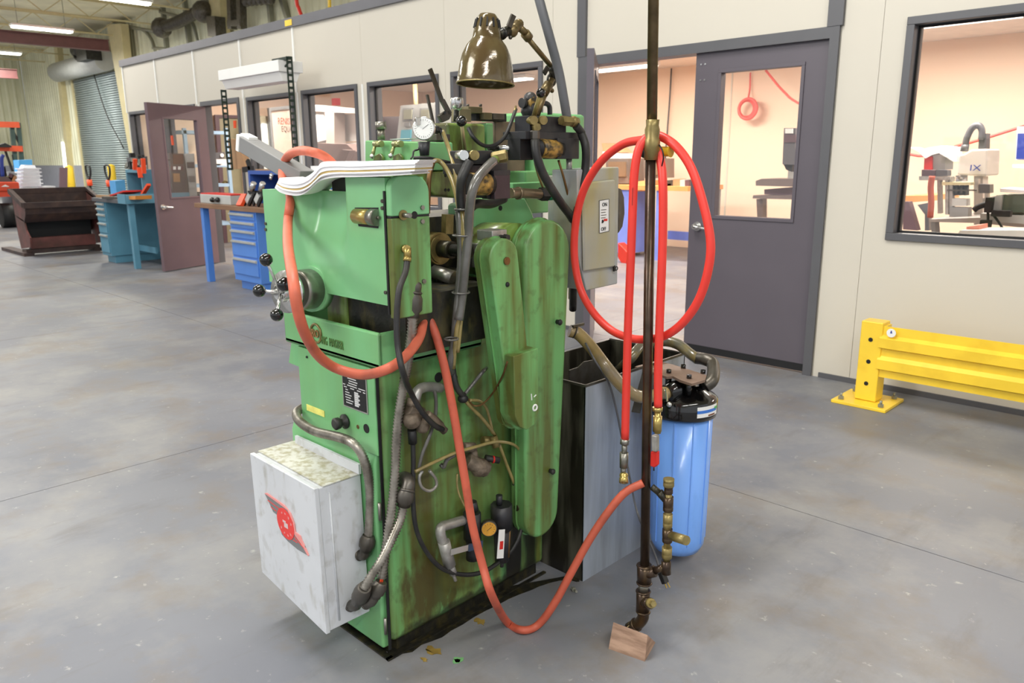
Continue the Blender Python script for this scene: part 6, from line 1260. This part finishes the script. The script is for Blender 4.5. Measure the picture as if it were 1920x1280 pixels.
# ---- manual (thick open ring binder) ----
bk = thing('paper_manual', PY(640, 340, YH + .02), 'thick white paper manual draped open over the machine head', 'manual')
def curve(pts, n=40):
    P_ = spline([Vector((px, py, 0)) for px, py in pts], 8); return P_
low = [(515, 352), (526, 361), (545, 366), (562, 366), (577, 359), (590, 347), (603, 338), (625, 333), (660, 332), (700, 331), (740, 329), (772, 327)]
hig = [(524, 333), (536, 336), (550, 337), (566, 334), (580, 327), (592, 316), (601, 304), (622, 302), (660, 303), (700, 301), (745, 300), (783, 299)]
Lc, Hc = curve(low), curve(hig); n = len(Lc)
nl = 9
R_ = random.Random(2)
for k in range(nl):
    f0, f1 = k / nl, (k + .93) / nl; m = MB(); rs = []; y0_ = YH - .034 + R_.uniform(-.004, .004); sh = R_.uniform(-5, 4) if k else 0
    for i in range(n):
        a_ = Lc[i].lerp(Hc[i], f0); b_ = Lc[i].lerp(Hc[i], f1); s2 = sh * (i / n)
        A_ = PY(a_.x + s2, a_.y, y0_); B_ = PY(b_.x + s2, b_.y, y0_)
        if k == 0: s2 = 0
        V_ = Vector((-.085, .12, 0)); rs.append([A_, B_, B_ + V_, A_ + V_])
    m.rings(rs, True, False); part('page_block', m, PAPERO if k == 3 else PAPER, bk)
m = MB()
for k in range(9): c = PY(536 + k * 7.2, 334 - (k > 5) * 2.5 * (k - 5), YH - .03) + Vector((-.085, .12, .0)); m.cyl(c - EX * .003, c + EX * .006, .004, seg=8)
part('binding_comb', m, HARDBLK, bk)['kind'] = 'stuff'
c = PY(733, 329, YH - .02); a_ = PY(733, 303, YH - .02)
part('clamp_screw', MB().cyl(c, a_, .007, seg=12).cyl(c.lerp(a_, .3), c.lerp(a_, .5), .009, seg=12), STEEL, mc)
# ---- fluorescent bar lamp ----
bl = thing('bar_lamp', PY(540, 320, YH + .2), 'gray rectangular bar lamp with white end cap sticking out behind the manual', 'lamp')
A_, B_ = PY(462, 270, YH + .12), PY(575, 336, YH + .12)
part('lamp_body', MB().beam(A_, B_, .05, .05), MGRAY, bl, bevel=.004)
ua = (B_ - A_).normalized(); part('end_cap', MB().beam(A_ - ua * .02, A_, .053, .053), WHITE, bl, bevel=.003); part('cap_clip', MB().beam(A_ + EZ * .028 - ua * .005, A_ + ua * .05 + EZ * .03, .03, .008), WHITE, bl)
# ================= FOREGROUND RIGHT =================
# coolant tank
tk = thing('coolant_tank', (-1.65, 2.05, 0), 'gray open-topped steel coolant tank with oil-blackened side behind the machine', 'tank')
fc = PZ(1093, 1090); tx, ty = fc.x, fc.y; xb = tx - .34; yb_ = PX(1236, 1012, tx).y + .12; tz = PX(1104, 722, tx).z
t_ = .006
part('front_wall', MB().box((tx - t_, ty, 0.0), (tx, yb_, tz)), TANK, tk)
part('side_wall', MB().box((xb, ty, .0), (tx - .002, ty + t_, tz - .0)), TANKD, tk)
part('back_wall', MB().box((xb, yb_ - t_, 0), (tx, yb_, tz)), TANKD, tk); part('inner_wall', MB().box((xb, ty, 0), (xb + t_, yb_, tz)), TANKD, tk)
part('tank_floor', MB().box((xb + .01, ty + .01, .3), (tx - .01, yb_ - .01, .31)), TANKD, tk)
part('partition', MB().prism([PX(1068, 694, tx - .12), PX(1085, 688, tx - .12), PX(1095, 678, tx - .12), PX(1118, 674, tx - .12), PX(1160, 700, tx - .12), PX(1200, 720, tx - .12), PX(1200, 760, tx - .12), PX(1068, 760, tx - .12)], (-.004, 0, 0)), DARKSTEEL, tk)
part('rim', MB().beam((tx - .002, ty, tz), (tx - .002, yb_, tz), .006, .008).beam((xb, ty, tz), (tx, ty, tz), .006, .008).beam((xb, yb_, tz), (tx, yb_, tz), .006, .008), DARKSTEEL, tk)
c = PX(1128, 988, tx); part('small_dent', MB().cyl(c - EX * .001, c + EX * .001, .004, seg=8), HARDBLK, tk)
# filter
XF = tx + .125
fcn = PX(1276, 860, XF); ftop = PX(1276, 768, XF).z; fbot = PX(1276, 1022, XF).z
ff = thing('water_filter', (fcn.x, fcn.y, fbot), 'blue cylindrical cartridge filter housing with black head mounted beside the tank', 'filter')
Rf = .098
part('filter_housing', MB().lathe([(.001, 0), (Rf * .55, .002), (Rf * .80, .010), (Rf * .93, .035), (Rf * .95, .06), (Rf * 1.0, ftop - fbot)], (fcn.x, fcn.y, fbot), EZ, 40), BLUE, ff)
m = MB()
for k in range(10):
    a_ = 2 * PI * k / 10; q = Vector((math.cos(a_), math.sin(a_), 0)); m.beam(Vector((fcn.x, fcn.y, fbot + .05)) + q * Rf * .955, Vector((fcn.x, fcn.y, ftop - .02)) + q * Rf * 1.0, .004, .004, q)
part('housing_rib', m, BLUE, ff)['kind'] = 'stuff'
part('filter_head', MB().lathe([(Rf * 1.12, -.012), (Rf * 1.15, 0), (Rf * 1.15, .045), (Rf * 1.05, .055), (Rf * .7, .075), (Rf * .4, .088), (Rf * .3, .10)], (fcn.x, fcn.y, ftop), EZ, 40), GLOSSBLK, ff)
# sticker on head
lab = []; n0, n1 = -.95, .0
vc = Vector((0 - fcn.x, 0 - fcn.y, 0)).normalized(); a0 = math.atan2(vc.y, vc.x)
for nm_, z0_, z1_, mt, off, (q0, q1) in (('sticker', .004, .040, WHITE, .0008, (.42, 1.25)), ('sticker_stripe', .018, .028, M('sticker_blue', (60, 120, 210), .4), .0014, (.42, 1.2)), ('sticker_corner', .024, .032, M('sticker_green', (80, 170, 90), .4), .002, (1.08, 1.25)), ('sticker_print', .006, .011, M('sticker_brown', (110, 60, 40), .4), .0014, (.8, 1.1))):
    rs = []
    for i in range(9):
        a_ = a0 + q0 + (q1 - q0) * i / 8; q = Vector((math.cos(a_), math.sin(a_), 0)); r0 = Rf * 1.15 + off; C_ = Vector((fcn.x, fcn.y, ftop))
        rs.append([C_ + q * (r0 - .002) + EZ * z0_, C_ + q * r0 + EZ * z0_, C_ + q * r0 + EZ * z1_, C_ + q * (r0 - .002) + EZ * z1_])
    part(nm_, MB().rings(rs, True, False), mt, ff)
zb2 = PX(1276, 700, XF).z
def pz(px, py): return PZ(px, py, zb2)
br = part('mounting_bracket', MB().prism([pz(1190, 687), pz(1230, 676), pz(1262, 683), pz(1325, 703), pz(1322, 712), pz(1297, 719), pz(1275, 712), pz(1262, 705), pz(1250, 706)], (0, 0, -.008)), M('rusty_plate', (150, 126, 112), .45, metal=.3, var=.12, grime=(96, 76, 60), gamt=.4), ff)
part('bracket_web', MB().beam(pz(1200, 690) - EZ * .005, Vector((tx + .004, pz(1200, 700).y, zb2 - .14)), .05, .006), DARKSTEEL, ff)
for px, py in ((1254, 699), (1281, 690), (1292, 709), (1318, 700)):
    c = pz(px, py); part('bracket_bolt', MB().cyl(c, c + EZ * .012, .0085, seg=10).cyl(c - EZ * .055, c - EZ * .008, .011, seg=10), GLOSSBLK, br)
part('inlet_port', MB().cyl(PX(1250, 738, XF - .0), PX(1285, 722, XF + .02), .030, seg=20), GLOSSBLK, ff)
part('inlet_nipple', MB().cyl(PX(1236, 736, XF + .0), PX(1262, 737, XF), .020, seg=16), OILHOSE, ff)
part('clamp_lever', MB().beam(PX(1249, 728, XF + .03), PX(1251, 752, XF + .035), .006, .004, EX).ball(PX(1255, 758, XF + .04), .009, 10), CHROME, ff)
part('outlet_elbow', MB().tube([pz(1322, 708) - EZ * .03, pz(1336, 706) - EZ * .01, pz(1336, 694) + EZ * .02, pz(1322, 690) + EZ * .03, pz(1305, 684) + EZ * .025], .021, seg=14), DARKSTEEL, ff)
hz = thing('suction_hose', PX(1150, 700, tx), 'oil-yellowed thick hose running from behind the machine over the tank to the blue filter', 'hose')
part('hose_run', MB().tube([PX(1068, 620, tx - .12), PX(1085, 626, tx - .10), PX(1108, 650, tx - .05), PX(1132, 682, tx + .01), PX(1160, 716, tx + .05), PX(1185, 738, tx + .07), PX(1212, 744, tx + .09), PX(1240, 737, XF)], .0205, seg=16, sub=8), OILHOSE, hz)
part('hose_clamp', MB().torus(PX(1078, 621, tx - .11), PX(1085, 626, tx - .1) - PX(1068, 620, tx - .12), .021, .003, 18, 6).beam(PX(1074, 612, tx - .1), PX(1094, 607, tx - .1), .008, .008), DARKSTEEL, hz)
hz = thing('return_hose', pz(1240, 665), 'dark oily hose arching over the bracket from the tank to the filter elbow', 'hose')
part('hose_run', MB().tube([PZ(1160, 694, zb2 - .08), pz(1180, 680) + EZ * .01, pz(1205, 672) + EZ * .05, pz(1240, 670) + EZ * .06, pz(1270, 674) + EZ * .055, pz(1295, 683) + EZ * .035, pz(1308, 686) + EZ * .025], .0185, seg=14, sub=8), M('dark_oily_hose', (92, 88, 74), .25, var=.2, scale=12, grime=(150, 128, 50), gamt=.5, gscale=(14, 14, 14), gcov=.4, coat=.6), hz)
hz = thing('power_cord', PX(1170, 850, tx + .1), 'thin dark power cord hanging from the tank down past the pipe to a black plug', 'cord')
part('cord_run', MB().tube([PX(1098, 643, tx - .05), PX(1115, 675, tx + .0), PX(1140, 715, tx + .02), PX(1155, 765, tx + .03), PX(1166, 820, tx + .05), PX(1174, 860, tx + .08), PX(1183, 905, tx + .12), PY(1195, 960, 1.74), PY(1215, 1010, 1.76), PY(1228, 1040, 1.78), PY(1238, 1070, 1.78)], .0034, seg=8), M('cord_gray', (88, 88, 92), .4), hz)
part('plug', MB().beam(PY(1238, 1068, 1.78), PY(1248, 1093, 1.78), .020, .016, EX), BLACK, hz, bevel=.003)
part('plug_prong', MB().beam(PY(1246, 1092, 1.775), PY(1250, 1102, 1.775), .005, .0015, EX), BRASSB, hz); part('plug_prong', MB().beam(PY(1251, 1091, 1.785), PY(1256, 1101, 1.785), .005, .0015, EX), BRASSB, hz)
# wooden wedge
wg = [PZ(1141, 1216), PZ(1209, 1240), PZ(1229, 1204)]
wq = wg[0] + (wg[2] - wg[1])
top0 = PZ(1152, 1163, .075); ridge = (wg[1] + wg[2]) / 2; r0 = (wg[0] + wq) / 2
ridge0 = PZ(1150, 1166, .07); ridge1 = PZ(1214, 1190, .07)
m = MB().add([wg[0], wg[1], wg[2], wq, ridge0, ridge1], [(3, 2, 1, 0), (0, 1, 5, 4), (2, 3, 4, 5), (1, 2, 5), (3, 0, 4)])
solo('wooden_wedge', m, WOODW, 'weathered wooden wedge block on the floor under the bottom end of the pipe', 'wedge')
solo('floor_bolt', MB().cyl(PZ(1076, 1105, .004), PZ(1081, 1109, .012), .004, seg=8).hexnut(PZ(1074, 1103, .002), PZ(1077, 1106, .006), .008), GALV, 'small screw lying on the floor beside the tank', 'screw')
# pipe stand
Yp = 1.71
def q(px, py, o=0): return PY(px, py, Yp + o)
st = thing('air_pipe', q(1188, 1180), 'tall oily iron air drop pipe with tees and couplings above the wooden wedge', 'pipe')
pr_ = .0135
part('lower_pipe', MB().cyl(q(1209, 1062), q(1220, 298), pr_, seg=18), PIPE, st)
_a, _b = q(1222, 250), q(1226, -60); part('upper_pipe', MB().cyl(_a, _a + (_b - _a) * ((5.98 - _a.z) / (_b.z - _a.z)), pr_, seg=18), PIPEUP, st)
m = MB().lathe([(.0185, 0), (.0185, .02), (.021, .024), (.021, .05), (.0185, .054), (.0195, .075), (.0165, .085), (.0175, .1)], q(1221, 300), q(1223, 246) - q(1221, 300), 18)
part('coupling', m, BRASS, st)
part('lower_tee', MB().cyl(q(1208, 1092), q(1208, 1058), .021, seg=16).torus(q(1208, 1060), EZ, .0205, .003, 18, 6).torus(q(1208, 1092), EZ, .0205, .003, 18, 6).cyl(q(1210, 1075), q(1228, 1070, .01), .017, seg=14), PIPE, st)
part('nipple', MB().cyl(q(1206, 1108), q(1207, 1090), .015, seg=14), STEEL, st)
part('drain_tee', MB().cyl(q(1205, 1144), q(1206, 1106), .020, seg=16).torus(q(1206, 1108), EZ, .0195, .003, 18, 6).cyl(q(1207, 1127), q(1219, 1131, -.02), .0165, seg=14), PIPE, st)
part('drain_plug', MB().cyl(q(1216, 1129, -.015), q(1222, 1131, -.03), .0135, seg=12).hexnut(q(1221, 1131, -.028), q(1226, 1132, -.038), .010), BRASS, st)
part('street_elbow', MB().tube([q(1206, 1144), q(1206, 1156), q(1200, 1166), q(1190, 1172), q(1180, 1177)], .017, seg=14).torus(q(1206, 1146), EZ, .018, .004, 18, 6).torus(q(1193, 1171), q(1193, 1171) - q(1183, 1175), .018, .004, 16, 6), PIPE, st)
part('end_bushing', MB().cyl(q(1188, 1172), q(1172, 1185, .0), .0165, .019, 12), kh, st)
# side branch manifold
br_ = part('branch_tee', MB().cyl(q(1226, 1070, .01), q(1248, 1062, .02), .011, seg=12).cyl(q(1249, 1075, .02), q(1249, 1050, .02), .014, seg=12), PIPE, st)
part('branch_riser', MB().cyl(q(1250, 1052, .02), q(1254, 900, .02), .010, seg=12), BRASS, st)
for y0_, y1_, mt, r_ in ((1046, 1024, BRASS, .0145), (1016, 990, PIPE, .0145), (988, 962, BRASS, .0135), (958, 930, PIPE, .0145), (925, 905, PIPE, .0125), (912, 897, BRASS, .0155)):
    part('branch_fitting', MB().lathe([(r_, 0), (r_, .4), (r_ * .86, .5), (r_ * 1.0, .6), (r_, 1)] and [(r_ * .9, 0), (r_, .002), (r_, .012), (r_ * .9, .014), (r_, .016), (r_, (y0_ - y1_) / 640)], q(1250 + (1052 - y0_) * .026, y0_, .02), q(1254, 900, .02) - q(1250, 1052, .02), 16), mt, st)
part('quick_coupler', MB().cyl(q(1254, 1003, .02), q(1272, 1008, .0), .009).cyl(q(1262, 1005, .01), q(1287, 1013, -.01), .0135, seg=14), BRASS, st)
part('angled_coupler', MB().cyl(q(1250, 938, .02), q(1236, 922, .01), .0115, seg=12).cyl(q(1238, 925, .01), q(1222, 912, .0), .0095, seg=12), DARKOIL, st)
# yellow gun handle and black clip behind the coupling
hn = thing('hook_handle', q(1245, 282, .03), 'yellow rubber-gripped hook clamped behind the pipe, carrying the red hose', 'hook')
part('handle_grip', MB().tube([q(1228, 283, .03), q(1245, 284, .03), q(1258, 284, .03)], [.0125] * 12 + [.015] * 10, seg=14), YELH, hn); part('hook_body', MB().ball(q(1212, 283, .035), .020, 12).cyl(q(1212, 283, .03), q(1230, 283, .03), .012), HARDBLK, hn)
part('tie_cord', MB().tube([q(1233, 268, .01), q(1241, 280, -.01), q(1244, 295, -.01), q(1241, 311, .0)], .0018, seg=6), HARDBLK, hn)
# bright red hose looped over the hook
rh = thing('red_air_hose', q(1205, 600, .03), 'bright red air hose coiled over the hook on the pipe with both ends hanging down', 'hose')
r_ = .0115
P = [q(1225, 262, .04), q(1200, 263, .045), q(1165, 272, .05), q(1125, 305, .05), q(1095, 355, .05), q(1080, 415, .05), q(1077, 480, .05), (q(1088, 540, .05)), q(1112, 585, .045), q(1145, 618, .04), q(1180, 633, .03), q(1210, 636, .03), q(1245, 630, .03), q(1280, 605, .03), q(1310, 562, .03), q(1328, 505, .03), q(1332, 450, .03), q(1318, 380, .03), q(1296, 315, .03), q(1268, 275, .03), q(1240, 256, .035), q(1226, 255, .04)]
part('hose_coil', MB().tube(P, r_, seg=14, sub=8), RED, rh)
P = [q(1220, 256, .02), q(1208, 262, -.01), q(1196, 285, -.025), q(1189, 330, -.03), q(1186, 400, -.03), q(1183, 480, -.03), q(1178, 600, -.03), q(1175, 700, -.03), q(1172, 823, -.03)]
part('left_tail', MB().tube(P, r_, seg=14, sub=8), RED, rh)
P = [q(1222, 256, .05), q(1232, 280, .02), q(1240, 310, .01), q(1243, 350, .0), q(1243, 420, .0), q(1241, 500, .0), q(1237, 600, .0), q(1234, 700, .0), q(1234, 762, .0)]
part('right_tail', MB().tube(P, r_, seg=14, sub=8), RED, rh)
part('hose_print', MB().beam(q(1186.5, 352, -.042), q(1185.5, 385, -.0423), .0012, .0008), M('faint_black_print', (90, 30, 28), .5), rh)
cp = part('hose_coupler', MB().cyl(q(1172, 822, -.03), q(1171, 832, -.03), .013, seg=14).cyl(q(1171, 832, -.03), q(1171, 850, -.03), .008, seg=10).cyl(q(1170, 848, -.03), q(1170, 876, -.03), .0125, seg=14).cyl(q(1169, 874, -.03), q(1169, 890, -.03), .008, seg=10), STEEL, rh)
part('coupler_socket', MB().lathe([(.012, 0), (.013, .006), (.011, .010), (.013, .014), (.013, .026), (.006, .0262), (.006, .018)], q(1170, 888, -.03) , q(1169, 912, -.05) - q(1170, 888, -.03), 16), BRASSB, cp)
cp = part('hose_coupler', MB().cyl(q(1233, 763, 0), q(1233, 770, 0), .014, seg=14).cyl(q(1233, 770, 0), q(1233, 812, 0), .009, seg=10).cyl(q(1233, 780, 0), q(1232, 808, 0), .0125, seg=14), BRASSB, rh)
part('blow_gun', MB().beam(q(1229, 815, -.005), q(1229, 845, -.005), .018, .016, EX), ALU, cp, bevel=.003); part('gun_handle', MB().prism([q(1219, 846, -.005), q(1233, 846, -.005), q(1233, 872, -.005), q(1226, 877, -.005), q(1218, 874, -.005)], (0, .012, 0)), REDP, cp, bevel=.004)
part('gun_nozzle', MB().cyl(q(1226, 876, 0), q(1226, 882, 0), .002), HARDBLK, cp)
